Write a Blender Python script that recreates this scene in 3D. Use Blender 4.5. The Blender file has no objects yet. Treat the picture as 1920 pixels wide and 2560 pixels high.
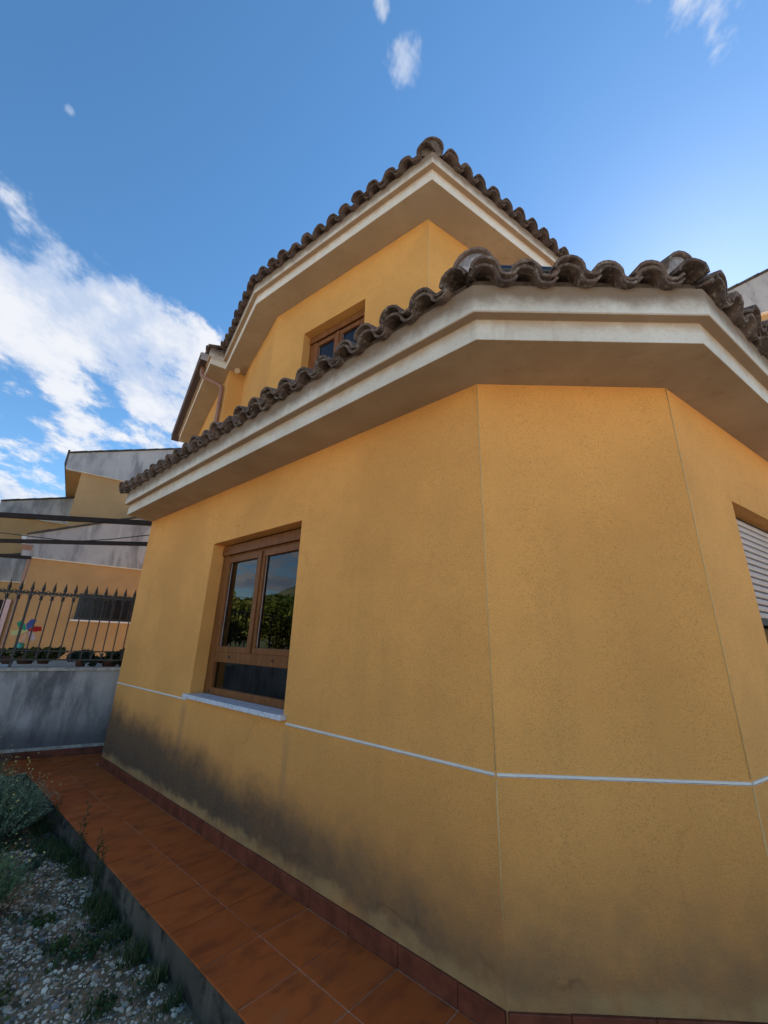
import bpy, bmesh, math, random
from mathutils import Vector, Matrix, noise as mnoise
R = math.radians
random.seed(7)
S = bpy.context.scene
COL = S.collection

# ------------------------------------------------------------------ camera
CAM_Z = 1.32
PITCH, ROLL = 0.315774, 0.03072
cp, sp = math.cos(PITCH), math.sin(PITCH)
F_ = Vector((0, cp, sp)); U_ = Vector((0, -sp, cp)); R_ = Vector((1, 0, 0))
R2 = math.cos(ROLL) * R_ + math.sin(ROLL) * U_
U2 = -math.sin(ROLL) * R_ + math.cos(ROLL) * U_
cam_data = bpy.data.cameras.new('camera')
cam = bpy.data.objects.new('camera', cam_data); COL.objects.link(cam)
m = Matrix.Identity(4)
for i in range(3):
    m[i][0] = R2[i]; m[i][1] = U2[i]; m[i][2] = -F_[i]
m[2][3] = CAM_Z
cam.matrix_world = m
cam_data.sensor_fit = 'VERTICAL'; cam_data.sensor_height = 24.0; cam_data.sensor_width = 18.0
cam_data.lens = 1011.84 / 2560 * 24.0
cam_data.clip_start = 0.05; cam_data.clip_end = 2000
S.camera = cam

def ray(px, py):
    v = (px - 960) * R2 - (py - 1280) * U2 + 1011.84 * F_
    return v.normalized()

# ------------------------------------------------------------------ node helper
class NT:
    def __init__(s, tree): s.t = tree; s.n = tree.nodes; s.l = tree.links
    def node(s, typ, **kw):
        n = s.n.new(typ)
        for k, v in kw.items(): setattr(n, k, v)
        return n
    def put(s, sock, v):
        if v is None: return
        if hasattr(v, 'is_output') or isinstance(v, bpy.types.NodeSocket): s.l.new(v, sock)
        elif isinstance(v, (tuple, list)):
            v = tuple(v)
            if sock.type == 'RGBA' and len(v) == 3: v = v + (1,)
            sock.default_value = v
        else: sock.default_value = v
    def math(s, op, a, b=None, c=None, clamp=False):
        n = s.node('ShaderNodeMath', operation=op); n.use_clamp = clamp
        s.put(n.inputs[0], a)
        if b is not None: s.put(n.inputs[1], b)
        if c is not None: s.put(n.inputs[2], c)
        return n.outputs[0]
    def vmath(s, op, a, b=None, out=0):
        n = s.node('ShaderNodeVectorMath', operation=op)
        s.put(n.inputs[0], a)
        if b is not None:
            if op == 'SCALE': s.put(n.inputs[3], b)
            else: s.put(n.inputs[1], b)
        return n.outputs[out]
    def dot(s, a, b):
        n = s.node('ShaderNodeVectorMath', operation='DOT_PRODUCT'); s.put(n.inputs[0], a); s.put(n.inputs[1], b)
        return n.outputs['Value']
    def noise(s, vec, scale, detail=4, rough=.55, dist=0, lac=2.0):
        n = s.node('ShaderNodeTexNoise')
        s.put(n.inputs['Vector'], vec); s.put(n.inputs['Scale'], scale); s.put(n.inputs['Detail'], detail)
        s.put(n.inputs['Roughness'], rough); s.put(n.inputs['Distortion'], dist); s.put(n.inputs['Lacunarity'], lac)
        return n.outputs['Fac']
    def ss(s, x, a, b, lo=0, hi=1):
        n = s.node('ShaderNodeMapRange', interpolation_type='SMOOTHSTEP')
        s.put(n.inputs[0], x); s.put(n.inputs[1], a); s.put(n.inputs[2], b); s.put(n.inputs[3], lo); s.put(n.inputs[4], hi)
        return n.outputs[0]
    def mix(s, f, a, b, mode='MIX'):
        n = s.node('ShaderNodeMix', data_type='RGBA', blend_type=mode)
        s.put(n.inputs[0], f); s.put(n.inputs[6], a); s.put(n.inputs[7], b)
        return n.outputs[2]
    def pos(s): return s.node('ShaderNodeNewGeometry').outputs['Position']
    def sep(s, v):
        n = s.node('ShaderNodeSeparateXYZ'); s.put(n.inputs[0], v); return n.outputs
    def scale3(s, v, sc): return s.vmath('MULTIPLY', v, sc)
    def bump(s, h, strength, dist=.01):
        n = s.node('ShaderNodeBump'); s.put(n.inputs['Height'], h); n.inputs['Strength'].default_value = strength
        n.inputs['Distance'].default_value = dist; return n.outputs[0]

MAT = {}
def new_mat(name):
    mt = bpy.data.materials.new(name); mt.use_nodes = True
    t = mt.node_tree; t.nodes.clear()
    nt = NT(t)
    out = nt.node('ShaderNodeOutputMaterial')
    b = nt.node('ShaderNodeBsdfPrincipled')
    t.links.new(b.outputs[0], out.inputs[0])
    MAT[name] = mt
    return nt, b, out

# ------------------------------------------------------------------ world: sky, clouds, sun
SUN_AZ, SUN_EL = R(44), R(36)
w = bpy.data.worlds.new('World'); S.world = w; w.use_nodes = True
w.node_tree.nodes.clear(); nt = NT(w.node_tree)
wo = nt.node('ShaderNodeOutputWorld')
sky = nt.node('ShaderNodeTexSky', sky_type='NISHITA')
sky.sun_disc = False; sky.sun_elevation = SUN_EL; sky.sun_rotation = SUN_AZ
sky.altitude = 300; sky.air_density = 1.0; sky.dust_density = 0.15; sky.ozone_density = 3.0
bg = nt.node('ShaderNodeBackground'); bg.inputs[1].default_value = 0.062
hs = nt.node('ShaderNodeHueSaturation'); hs.inputs['Hue'].default_value = 0.494; hs.inputs['Saturation'].default_value = 1.16; nt.l.new(sky.outputs[0], hs.inputs['Color'])
nt.l.new(hs.outputs[0], bg.inputs[0])
tc = nt.node('ShaderNodeTexCoord').outputs['Generated']
d = nt.vmath('NORMALIZE', tc)
dx, dy, dz = nt.sep(d)
den = nt.math('ADD', nt.math('MAXIMUM', dz, 0.0), 0.22)
cx = nt.math('DIVIDE', dx, den); cy = nt.math('DIVIDE', dy, den)
cv = nt.node('ShaderNodeCombineXYZ'); nt.l.new(cx, cv.inputs[0]); nt.l.new(cy, cv.inputs[1])
# streaky cloud field: rotate, stretch
mp = nt.node('ShaderNodeMapping'); nt.l.new(cv.outputs[0], mp.inputs[0])
mp.inputs['Rotation'].default_value = (0, 0, R(-32)); mp.inputs['Scale'].default_value = (1.35, 0.95, 1)
mp.inputs['Location'].default_value = (3.1, 1.7, 0)
n1 = nt.noise(mp.outputs[0], 1.9, 4, .56)
n4 = nt.noise(mp.outputs[0], 4.6, 5, .66)
fld = nt.math('ADD', nt.math('MULTIPLY', n1, .95), nt.math('SUBTRACT', nt.math('MULTIPLY', n4, .80), .375))
e1, e2 = ray(-40, 270), ray(640, 880)
pn = e1.cross(e2).normalized()
if pn.dot(ray(100, 900)) < 0: pn = -pn
side = nt.dot(d, tuple(pn))
bank = nt.ss(side, -0.02, 0.10)
wisp = None
for (px, py, rad) in ((1004, 168, .030), (958, 20, .013), (1795, -18, .048), (172, 275, .008), (1605, -16, .020)):
    v = ray(px, py)
    dd = nt.vmath('DISTANCE', d, tuple(v), out=1)
    g = nt.ss(dd, rad * 1.9, rad * .2)
    wisp = g if wisp is None else nt.math('MAXIMUM', wisp, g)
cov = bank
thr = nt.math('SUBTRACT', 0.80, nt.math('MULTIPLY', cov, 0.375))
mask = nt.ss(nt.math('SUBTRACT', fld, thr), -0.02, 0.135)
puff = nt.ss(nt.math('ADD', nt.math('MULTIPLY', wisp, .75), nt.math('MULTIPLY', nt.math('SUBTRACT', nt.noise(mp.outputs[0], 11.0, 4, .65), .5), 2.6)), .42, 1.15, 0, .72)
mask = nt.math('MAXIMUM', nt.math('MULTIPLY', mask, .93), nt.math('MULTIPLY', puff, nt.ss(wisp, .02, .3)))
n3 = nt.noise(nt.vmath('ADD', mp.outputs[0], (.07, .05, 0)), 1.9, 1, .56)
shade = nt.ss(nt.math('ADD', nt.math('MULTIPLY', nt.math('SUBTRACT', n1, n3), 1.6), nt.math('MULTIPLY', nt.math('SUBTRACT', n4, .5), 1.5)), -.26, .22)
ccol = nt.mix(shade, (.56, .67, .88), (.95, .96, 1.0))
bgc = nt.node('ShaderNodeBackground'); nt.put(bgc.inputs[0], ccol); bgc.inputs[1].default_value = 0.268
mxs = nt.node('ShaderNodeMixShader'); nt.l.new(mask, mxs.inputs[0]); nt.l.new(bg.outputs[0], mxs.inputs[1]); nt.l.new(bgc.outputs[0], mxs.inputs[2])
nt.l.new(mxs.outputs[0], wo.inputs[0])

sl = bpy.data.lights.new('sun', 'SUN'); sl.energy = 5.0; sl.angle = R(.53); sl.color = (1, .93, .81)
so = bpy.data.objects.new('sun', sl); COL.objects.link(so)
sd = Vector((math.sin(SUN_AZ) * math.cos(SUN_EL), math.cos(SUN_AZ) * math.cos(SUN_EL), math.sin(SUN_EL)))
so.rotation_euler = sd.to_track_quat('Z', 'Y').to_euler(); so.location = (0, 0, 30)

S.view_settings.view_transform = 'Standard'; S.view_settings.look = 'None'
S.view_settings.exposure = 1.88; S.view_settings.gamma = 1.0; S.view_settings.use_curve_mapping = False
S.render.engine = 'CYCLES'
S.cycles.max_bounces = 8; S.cycles.diffuse_bounces = 4; S.cycles.glossy_bounces = 4; S.cycles.transparent_max_bounces = 12
S.cycles.use_denoising = True

# ------------------------------------------------------------------ geometry helpers
WM = {}
def link(o, parent=None, M=None):
    M = M or Matrix.Identity(4)
    COL.objects.link(o); WM[o.name] = M
    if parent:
        o.parent = parent
        o.matrix_basis = WM[parent.name].inverted() @ M
    else: o.matrix_basis = M
    return o
def tag(o, label=None, cat=None, group=None, kind=None):
    if label: o['label'] = label
    if cat: o['category'] = cat
    if group: o['group'] = group
    if kind: o['kind'] = kind
    return o
def thing(name, label, cat, loc, group=None):
    o = bpy.data.objects.new(name, None); o.empty_display_size = .1
    link(o, None, Matrix.Translation(Vector(loc)))
    return tag(o, label, cat, group)

class MB:
    """mesh builder in world coordinates"""
    def __init__(s): s.v = []; s.f = []; s.mi = []; s.sm = []
    def add(s, vs, fs, mi=0, smooth=False):
        b = len(s.v); s.v += [tuple(p) for p in vs]
        for f in fs: s.f.append(tuple(b + i for i in f)); s.mi.append(mi); s.sm.append(smooth)
        return s
    def quad(s, *p, mi=0): return s.add(p, [tuple(range(len(p)))], mi)
    def hexa(s, p, mi=0):  # 8 points: bottom 4 ccw, top 4
        return s.add(p, [(3, 2, 1, 0), (4, 5, 6, 7), (0, 1, 5, 4), (1, 2, 6, 5), (2, 3, 7, 6), (3, 0, 4, 7)], mi)
    def box(s, o, a, b, c, mi=0):  # corner + three edge vectors
        o, a, b, c = map(Vector, (o, a, b, c))
        if a.cross(b).dot(c) < 0: a, b = b, a
        return s.hexa([o, o + a, o + a + b, o + b, o + c, o + a + c, o + a + b + c, o + b + c], mi)
    def prism(s, pts, z0, z1, mi=0):
        n = len(pts)
        if sum(pts[i][0] * pts[(i + 1) % n][1] - pts[(i + 1) % n][0] * pts[i][1] for i in range(n)) < 0: pts = pts[::-1]
        vs = [(p[0], p[1], z0) for p in pts] + [(p[0], p[1], z1) for p in pts]
        return s.add(vs, [tuple(range(n))[::-1], tuple(range(n, 2 * n))] + [(i, (i + 1) % n, n + (i + 1) % n, n + i) for i in range(n)], mi)
    def tube(s, pts, rad, seg=8, mi=0, cap=True, smooth=True):
        pts = [Vector(p) for p in pts]; n = len(pts)
        rads = rad if isinstance(rad, (list, tuple)) else [rad] * n
        b = len(s.v); up = Vector((0, 0, 1)); prev = None
        for i, p in enumerate(pts):
            t = (pts[min(i + 1, n - 1)] - pts[max(i - 1, 0)]).normalized()
            if prev is None:
                x = t.cross(up if abs(t.z) < .9 else Vector((1, 0, 0))).normalized()
            else:
                x = (prev - t * prev.dot(t)).normalized()
            prev = x; y = t.cross(x)
            for k in range(seg):
                a = 2 * math.pi * k / seg
                s.v.append(tuple(p + rads[i] * (x * math.cos(a) + y * math.sin(a))))
        for i in range(n - 1):
            for k in range(seg):
                k2 = (k + 1) % seg
                s.f.append((b + i * seg + k, b + i * seg + k2, b + (i + 1) * seg + k2, b + (i + 1) * seg + k)); s.mi.append(mi); s.sm.append(smooth)
        if cap:
            s.f.append(tuple(b + k for k in range(seg))[::-1]); s.mi.append(mi); s.sm.append(False)
            s.f.append(tuple(b + (n - 1) * seg + k for k in range(seg))); s.mi.append(mi); s.sm.append(False)
        return s
    def mesh(s, name, mats):
        me = bpy.data.meshes.new(name); me.from_pydata(s.v, [], s.f)
        for mt in (mats if isinstance(mats, (list, tuple)) else [mats]): me.materials.append(MAT[mt])
        me.polygons.foreach_set('material_index', s.mi); me.polygons.foreach_set('use_smooth', s.sm)
        me.update(); return me
    def build(s, name, mats, parent=None, bevel=0):
        xs = [p[0] for p in s.v]; ys = [p[1] for p in s.v]; zs = [p[2] for p in s.v]
        c = Vector(((min(xs) + max(xs)) / 2, (min(ys) + max(ys)) / 2, min(zs)))
        s.v = [(p[0] - c.x, p[1] - c.y, p[2] - c.z) for p in s.v]
        o = bpy.data.objects.new(name, s.mesh(name, mats))
        link(o, parent, Matrix.Translation(c))
        if bevel:
            md = o.modifiers.new('bevel', 'BEVEL'); md.width = bevel; md.segments = 2; md.limit_method = 'ANGLE'; md.angle_limit = R(35)
        return o
def inst(name, me, M, parent):
    o = bpy.data.objects.new(name, me); return link(o, parent, M)

def D3(az): a = R(az); return Vector((math.sin(a), math.cos(a), 0))
def outn(d): return Vector((-d.y, d.x, 0))
def isect(p, d, q, e):
    den = d.x * e.y - d.y * e.x
    t = ((q.x - p.x) * e.y - (q.y - p.y) * e.x) / den
    return p + d * t
def z_(v, z): return Vector((v[0], v[1], z))
Zv = Vector((0, 0, 1))
def frameM(o, x, y, z):
    M = Matrix.Identity(4)
    for i in range(3): M[i][0] = x[i]; M[i][1] = y[i]; M[i][2] = z[i]; M[i][3] = o[i]
    return M

# ------------------------------------------------------------------ materials
DL = D3(-48.5); NL = outn(DL)
A = 2.0 * D3(14.45)
C = A + DL * 4.63
DC = D3(-89.0); NC = outn(DC)
B = A - DC * 1.05
DR = D3(-122.5); NR = outn(DR)
RE = B - DR * 4.6

def m_stucco(name, col, dirt):
    nt, b, out = new_mat(name)
    p = nt.pos(); x, y, z = nt.sep(p)
    big = nt.noise(p, 1.1, 2, .6); mid = nt.noise(p, 9, 3, .65)
    g1 = nt.noise(p, 170, 2, .6)
    c = nt.mix(nt.ss(big, .3, .7), tuple(v * .90 for v in col), tuple(min(1, v * 1.07) for v in col))
    c = nt.mix(nt.ss(nt.noise(nt.scale3(p, (2.2, 2.2, 4.5)), 1, 4, .6), .45, .72, 0, .16), c, (col[0] * .80, col[1] * .74, col[2] * .66))
    if dirt:
        vo = nt.node('ShaderNodeTexVoronoi', feature='DISTANCE_TO_EDGE'); vo.inputs['Scale'].default_value = .75
        nz = nt.node('ShaderNodeTexNoise'); nt.l.new(p, nz.inputs['Vector']); nz.inputs['Scale'].default_value = 5; nz.inputs['Detail'].default_value = 4
        nt.put(vo.inputs['Vector'], nt.vmath('ADD', p, nt.vmath('SCALE', nz.outputs['Color'], .22)))
        ck = nt.math('MULTIPLY', nt.ss(vo.outputs['Distance'], .0045, .0005), nt.ss(nt.noise(p, .9, 1, .5), .50, .60, 0, .24))
        c = nt.mix(ck, c, (col[0] * .42, col[1] * .38, col[2] * .35))
    c = nt.mix(nt.ss(mid, .42, .75, 0, .22), c, tuple(v * .78 for v in col))
    c = nt.mix(nt.ss(g1, .52, .70, 0, .58), c, (col[0] * .52, col[1] * .48, col[2] * .45))
    c = nt.mix(nt.ss(g1, .46, .32, 0, .22), c, (col[0] * 1.12, col[1] * 1.12, col[2] * 1.25))
    if dirt:
        t = nt.dot(nt.vmath('SUBTRACT', p, tuple(A)), tuple(DL))
        o = nt.dot(nt.vmath('SUBTRACT', p, tuple(A)), tuple(NL))
        onleft = nt.ss(t, -.05, .3)
        wav = nt.math('MULTIPLY', nt.math('SUBTRACT', nt.noise(p, 1.7, 5, .6), .5), .30)
        wav2 = nt.math('MULTIPLY', nt.math('SUBTRACT', nt.noise(p, 8, 5, .65), .5), .16)
        zz = nt.math('ADD', nt.math('ADD', z, wav), wav2)
        # soft general soiling of the plinth below the white line
        soil = nt.math('MULTIPLY', nt.ss(zz, .90, .12), .58)
        c = nt.mix(soil, c, (.47, .175, .048))
        b2_ = nt.math('MULTIPLY', nt.ss(nt.math('ADD', zz, wav2), .58, .06), nt.ss(nt.noise(p, 3.3, 5, .65), .25, .62, .25, .72))
        c = nt.mix(b2_, c, (.185, .125, .072))
        # mildew band along the left wall, strongest towards its far end
        top = nt.math('ADD', .22, nt.math('MULTIPLY', t, .075))
        band = nt.math('MULTIPLY', nt.ss(nt.math('SUBTRACT', zz, top), .17, -.14), nt.ss(nt.math('ADD', z, nt.math('MULTIPLY', wav2, .55)), .085, .15))
        amt = nt.math('MULTIPLY', nt.ss(t, -.6, 2.4, .30, .86), nt.ss(t, -1.3, -.1, .75, 1))
        grit = nt.ss(nt.noise(p, 55, 4, .7), .34, .60, .84, 1.0)
        c = nt.mix(nt.math('MULTIPLY', nt.math('MULTIPLY', band, grit), amt), c, (.058, .048, .038))
        # salty, peeling fringe over the skirting
        fr = nt.math('MULTIPLY', nt.ss(nt.math('ADD', z, wav2), .17, .11), nt.ss(nt.noise(p, 6, 4, .6), .36, .6))
        c = nt.mix(nt.math('MULTIPLY', fr, .60), c, (.46, .27, .11))
        rim = nt.math('MULTIPLY', nt.ss(nt.math('ABSOLUTE', nt.math('SUBTRACT', nt.math('ADD', z, wav2), .175)), .016, .0), nt.ss(nt.noise(p, 2.2, 3, .5), .52, .62))
        c = nt.mix(nt.math('MULTIPLY', rim, .7), c, (.15, .075, .03))
        # run-off streaks under the sill ends
        for tt, wd in ((1.43, .07), (2.90, .09)):
            st = nt.math('MULTIPLY', nt.ss(nt.math('ABSOLUTE', nt.math('SUBTRACT', t, tt)), wd, .0), nt.math('MULTIPLY', nt.ss(z, .82, .74), nt.ss(z, .2, .6)))
            st = nt.math('MULTIPLY', st, nt.ss(nt.noise(nt.scale3(p, (30, 30, 1.5)), 1, 3, .6), .2, .6))
            c = nt.mix(nt.math('MULTIPLY', st, .30), c, (.17, .125, .09))
        drip = nt.math('MULTIPLY', nt.ss(nt.noise(nt.scale3(p, (5, 5, .5)), 1, 3, .6), .52, .8), nt.ss(z, 2.75, 1.6, .0, .10))
        c = nt.mix(drip, c, (.30, .19, .09))
    nt.put(b.inputs['Base Color'], c); b.inputs['Roughness'].default_value = .92; b.inputs['Specular IOR Level'].default_value = .25
    h = nt.math('ADD', g1, nt.math('MULTIPLY', nt.noise(p, 9, 2, .5), 1.0))
    h = nt.math('ADD', h, nt.math('MULTIPLY', nt.noise(p, 2.6, 1, .5), 4.0))
    nt.put(b.inputs['Normal'], nt.bump(h, .55, .006))
m_stucco('stucco', (.80, .375, .105), True)
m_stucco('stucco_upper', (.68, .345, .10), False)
m_stucco('stucco_far', (.47, .29, .135), False)

def m_cornice(name, ca_, cb_):
    nt, b, out = new_mat(name)
    p = nt.pos(); x, y, z = nt.sep(p)
    c = nt.mix(nt.ss(nt.noise(p, 1.6, 4, .6), .3, .7), ca_, cb_)
    c = nt.mix(nt.ss(nt.noise(p, 60, 3, .6), .5, .75, 0, .25), c, (.34, .28, .21))
    wv = nt.math('MULTIPLY', nt.math('SUBTRACT', nt.noise(p, 9, 5, .65), .5), .12)
    zz = nt.math('ADD', z, wv)
    for z0 in (3.010, 5.755):     # soot and rust-brown run-off where the tiles drip on the band
        tri = nt.math('MULTIPLY', nt.ss(zz, z0 - .165, z0 - .045), nt.ss(z, z0 + .3, z0 + .2))
        c = nt.mix(nt.math('MULTIPLY', tri, .85), c, (.15, .085, .045))
    for z0 in (2.844, 5.605):
        tri = nt.math('MULTIPLY', nt.ss(zz, z0 - .075, z0 + .005), nt.ss(z, z0 + .012, z0 + .006))
        c = nt.mix(nt.math('MULTIPLY', tri, .6), c, (.40, .24, .14))
    dr2 = nt.math('MULTIPLY', nt.ss(nt.noise(nt.scale3(p, (13, 13, .7)), 1, 4, .6), .54, .72), nt.ss(nt.noise(p, 1.3, 2, .5), .40, .62, 0, .42))
    c = nt.mix(dr2, c, (.30, .215, .14))
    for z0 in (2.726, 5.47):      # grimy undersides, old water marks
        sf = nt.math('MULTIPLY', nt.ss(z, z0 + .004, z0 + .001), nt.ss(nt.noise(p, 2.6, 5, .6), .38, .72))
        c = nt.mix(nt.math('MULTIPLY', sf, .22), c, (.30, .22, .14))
    nt.put(b.inputs['Base Color'], c); b.inputs['Roughness'].default_value = .9; b.inputs['Specular IOR Level'].default_value = .25
    nt.put(b.inputs['Normal'], nt.bump(nt.noise(p, 150, 3, .6), .3, .004))
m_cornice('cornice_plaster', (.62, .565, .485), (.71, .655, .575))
m_cornice('soffit_shaded_plaster', (.40, .31, .22), (.47, .37, .265))  # same cornice paint, underside shade put into a darker tan colour

def m_tile(name, dark, light, lich):
    nt, b, out = new_mat(name)
    oi = nt.node('ShaderNodeObjectInfo')
    p = nt.pos()
    c = nt.mix(oi.outputs['Random'], dark, light)
    c = nt.mix(nt.ss(nt.noise(p, 16, 5, .65), .42, .68, 0, .8), c, tuple(v * .40 for v in dark))
    c = nt.mix(nt.ss(nt.noise(p, 34, 5, .7), .52, .66, 0, .75), c, lich)
    c = nt.mix(nt.ss(nt.noise(p, 120, 3, .7), .5, .72, 0, .5), c, tuple(v * .35 for v in dark))
    nt.put(b.inputs['Base Color'], c); b.inputs['Roughness'].default_value = .85
    h = nt.math('ADD', nt.noise(p, 60, 4, .7), nt.math('MULTIPLY', nt.noise(p, 200, 2, .6), .4))
    nt.put(b.inputs['Normal'], nt.bump(h, .6, .006))
m_tile('roof_clay', (.085, .054, .042), (.19, .125, .098), (.30, .26, .22))
m_tile('roof_clay_dark', (.075, .045, .036), (.125, .076, .058), (.13, .115, .10))

def m_simple(name, col, rough=.6, var=.15, sc=20, bump=0, bsc=80, metal=0, spec=.5):
    nt, b, out = new_mat(name)
    p = nt.pos()
    c = nt.mix(nt.ss(nt.noise(p, sc, 4, .6), .3, .72), tuple(v * (1 - var) for v in col), tuple(min(1, v * (1 + var)) for v in col))
    nt.put(b.inputs['Base Color'], c); b.inputs['Roughness'].default_value = rough; b.inputs['Metallic'].default_value = metal
    b.inputs['Specular IOR Level'].default_value = spec
    if bump: nt.put(b.inputs['Normal'], nt.bump(nt.noise(p, bsc, 4, .6), bump, .005))
m_simple('mortar_grey', (.34, .31, .32), .95, .35, 30, .6, 90)
m_simple('mortar_dark', (.13, .095, .075), .95, .4, 20, .6, 70)
m_simple('pvc_white', (.74, .68, .60), .6, .05, 10)
m_simple('bead_cream', (.66, .44, .19), .7, .1, 15)
m_simple('gutter_brown', (.075, .045, .038), .5, .12, 6, spec=.3)
m_simple('gutter_lip', (.36, .30, .30), .35, .08, 6)
m_simple('downpipe_brown', (.27, .13, .085), .4, .12, 12)
m_simple('iron_black', (.022, .017, .016), .5, .3, 40, .2, 200)
m_simple('steel_dark', (.030, .022, .020), .8, .2, 12, spec=.15)
m_simple('plastic_black', (.012, .014, .022), .35, .2, 12)
m_simple('dark_pane', (.012, .014, .02), .2, .4, 5, spec=.25)
m_simple('rubber', (.02, .02, .02), .7, .2, 12)
m_simple('shutter_pink', (.48, .38, .34), .45, .05, 10)
m_simple('void', (.02, .018, .016), .9, .1, 5)
m_simple('coping', (.40, .36, .31), .9, .3, 14, .4, 90)
m_simple('far_tile', (.06, .055, .05), .9, .3, 8, .5, 30)
m_simple('white_paint', (.70, .68, .66), .7, .08, 6)
m_simple('terracotta_pot', (.13, .055, .035), .8, .2, 12)
m_simple('street_paving', (.46, .40, .32), .95, .15, 1.5, .3, 40)
m_simple('soil', (.21, .150, .080), .98, .5, 7, 1.0, 60)
m_simple('ground_earth', (.40, .33, .24), .98, .25, .4, .5, 20)
m_simple('hill_scrub', (.075, .085, .04), 1, .5, .15)
m_simple('skirt_clay', (.17, .042, .02), .55, .35, 9, .1, 60, spec=.3)
m_simple('grout', (.55, .34, .22), .9, .25, 30)
m_simple('bark', (.10, .075, .055), .95, .3, 9, .8, 30)
m_simple('spot_beige', (.45, .30, .17), .6, .1, 12)
for nm, cc in dict(red=(.62, .03, .03), blue=(.10, .16, .55), green=(.03, .42, .24), yellow=(.72, .62, .22), orange=(.75, .34, .16), teal=(.10, .55, .42), pink=(.70, .45, .45)).items():
    m_simple('foil_' + nm, cc, .35, .06, 20)

def m_wood():
    nt, b, out = new_mat('wood_brown')
    p = nt.pos()
    g = nt.noise(nt.scale3(p, (26, 26, 5)), 1, 5, .65, .6)
    c = nt.mix(nt.ss(g, .35, .7), (.165, .058, .016), (.235, .088, .025))
    nt.put(b.inputs['Base Color'], c); b.inputs['Roughness'].default_value = .5; b.inputs['Specular IOR Level'].default_value = .22
    nt.put(b.inputs['Normal'], nt.bump(g, .12, .003))
m_wood()
def m_marble():
    nt, b, out = new_mat('marble_sill')
    p = nt.pos()
    v = nt.noise(p, 11, 6, .7, 1.6)
    c = nt.mix(nt.ss(nt.math('ABSOLUTE', nt.math('SUBTRACT', v, .5)), .03, .0, 0, .75), (.66, .67, .72), (.20, .21, .25))
    nt.put(b.inputs['Base Color'], c); b.inputs['Roughness'].default_value = .4
m_marble()
def m_glass():
    nt, b, out = new_mat('window_glass')
    nt.n.remove(b)
    fr = nt.node('ShaderNodeFresnel'); fr.inputs[0].default_value = 1.62
    p = nt.pos()
    bm_ = nt.bump(nt.noise(p, 3.0, 2, .5), .03, .02)
    gl = nt.node('ShaderNodeBsdfGlossy'); gl.inputs['Roughness'].default_value = .01; nt.put(gl.inputs['Normal'], bm_)
    tr = nt.node('ShaderNodeBsdfTransparent'); tr.inputs[0].default_value = (.55, .58, .58, 1)
    mx = nt.node('ShaderNodeMixShader'); nt.l.new(nt.math('MULTIPLY', fr.outputs[0], 1.15, clamp=True), mx.inputs[0]); nt.l.new(tr.outputs[0], mx.inputs[1]); nt.l.new(gl.outputs[0], mx.inputs[2])
    nt.l.new(mx.outputs[0], out.inputs[0])
m_glass()
def m_floor():
    nt, b, out = new_mat('floor_clay')
    oi = nt.node('ShaderNodeObjectInfo')
    p = nt.pos()
    off = nt.vmath('ADD', p, nt.vmath('SCALE', (13.1, 7.7, 3.3), oi.outputs['Random']))
    st = nt.dot(off, tuple(DL)); so_ = nt.dot(off, tuple(NL))
    cvv = nt.node('ShaderNodeCombineXYZ'); nt.l.new(nt.math('MULTIPLY', st, 10), cvv.inputs[0]); nt.l.new(nt.math('MULTIPLY', so_, 4.5), cvv.inputs[1])
    n = nt.noise(cvv.outputs[0], 1, 5, .6, .2)
    base = nt.mix(oi.outputs['Random'], (.46, .105, .024), (.53, .130, .030))
    c = nt.mix(nt.ss(n, .46, .74, 0, .58), base, (.12, .040, .020))
    c = nt.mix(nt.ss(n, .42, .25, 0, .55), c, (.46, .16, .065))
    c = nt.mix(nt.ss(nt.noise(p, 3, 5, .65), .5, .75, 0, .4), c, (.13, .055, .03))
    nt.put(b.inputs['Base Color'], c)
    nt.put(b.inputs['Roughness'], nt.ss(n, .3, .7, .5, .72)); b.inputs['Specular IOR Level'].default_value = .1
    nt.put(b.inputs['Normal'], nt.bump(nt.noise(p, 45, 4, .6), .10, .004))
m_floor()
def m_concrete(name, lo, hi, dark, amt, toprange=None, stv=(2.6, 2.6, .75)):
    nt, b, out = new_mat(name)
    p = nt.pos(); x, y, z = nt.sep(p)
    st = nt.noise(nt.scale3(p, stv), 1, 6, .62, .4)
    c = nt.mix(nt.ss(nt.noise(p, 1.3, 5, .6), .3, .7), lo, hi)
    c = nt.mix(nt.ss(st, .47, .66, 0, amt), c, dark)
    c = nt.mix(nt.ss(nt.noise(nt.scale3(p, (9, 9, 1.1)), 1, 4, .6), .55, .72, 0, amt * .55), c, tuple(min(1, v * 1.25) for v in hi))
    if toprange:
        q = nt.math('ADD', z, nt.math('MULTIPLY', nt.math('SUBTRACT', nt.noise(p, 3, 5, .6), .5), .5))
        c = nt.mix(nt.ss(q, toprange[0], toprange[1], 0, .8), c, dark)
    nt.put(b.inputs['Base Color'], c); b.inputs['Roughness'].default_value = .93
    nt.put(b.inputs['Normal'], nt.bump(nt.noise(p, 70, 4, .6), .35, .006))
m_concrete('grey_render', (.29, .27, .265), (.43, .40, .39), (.075, .070, .075), .8, (.50, .10))
m_concrete('pediment_render', (.34, .325, .33), (.43, .415, .41), (.13, .13, .14), .7)
m_concrete('base_concrete', (.045, .033, .022), (.13, .10, .07), (.016, .012, .007), .97, None, (7, 7, 9))

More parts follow.
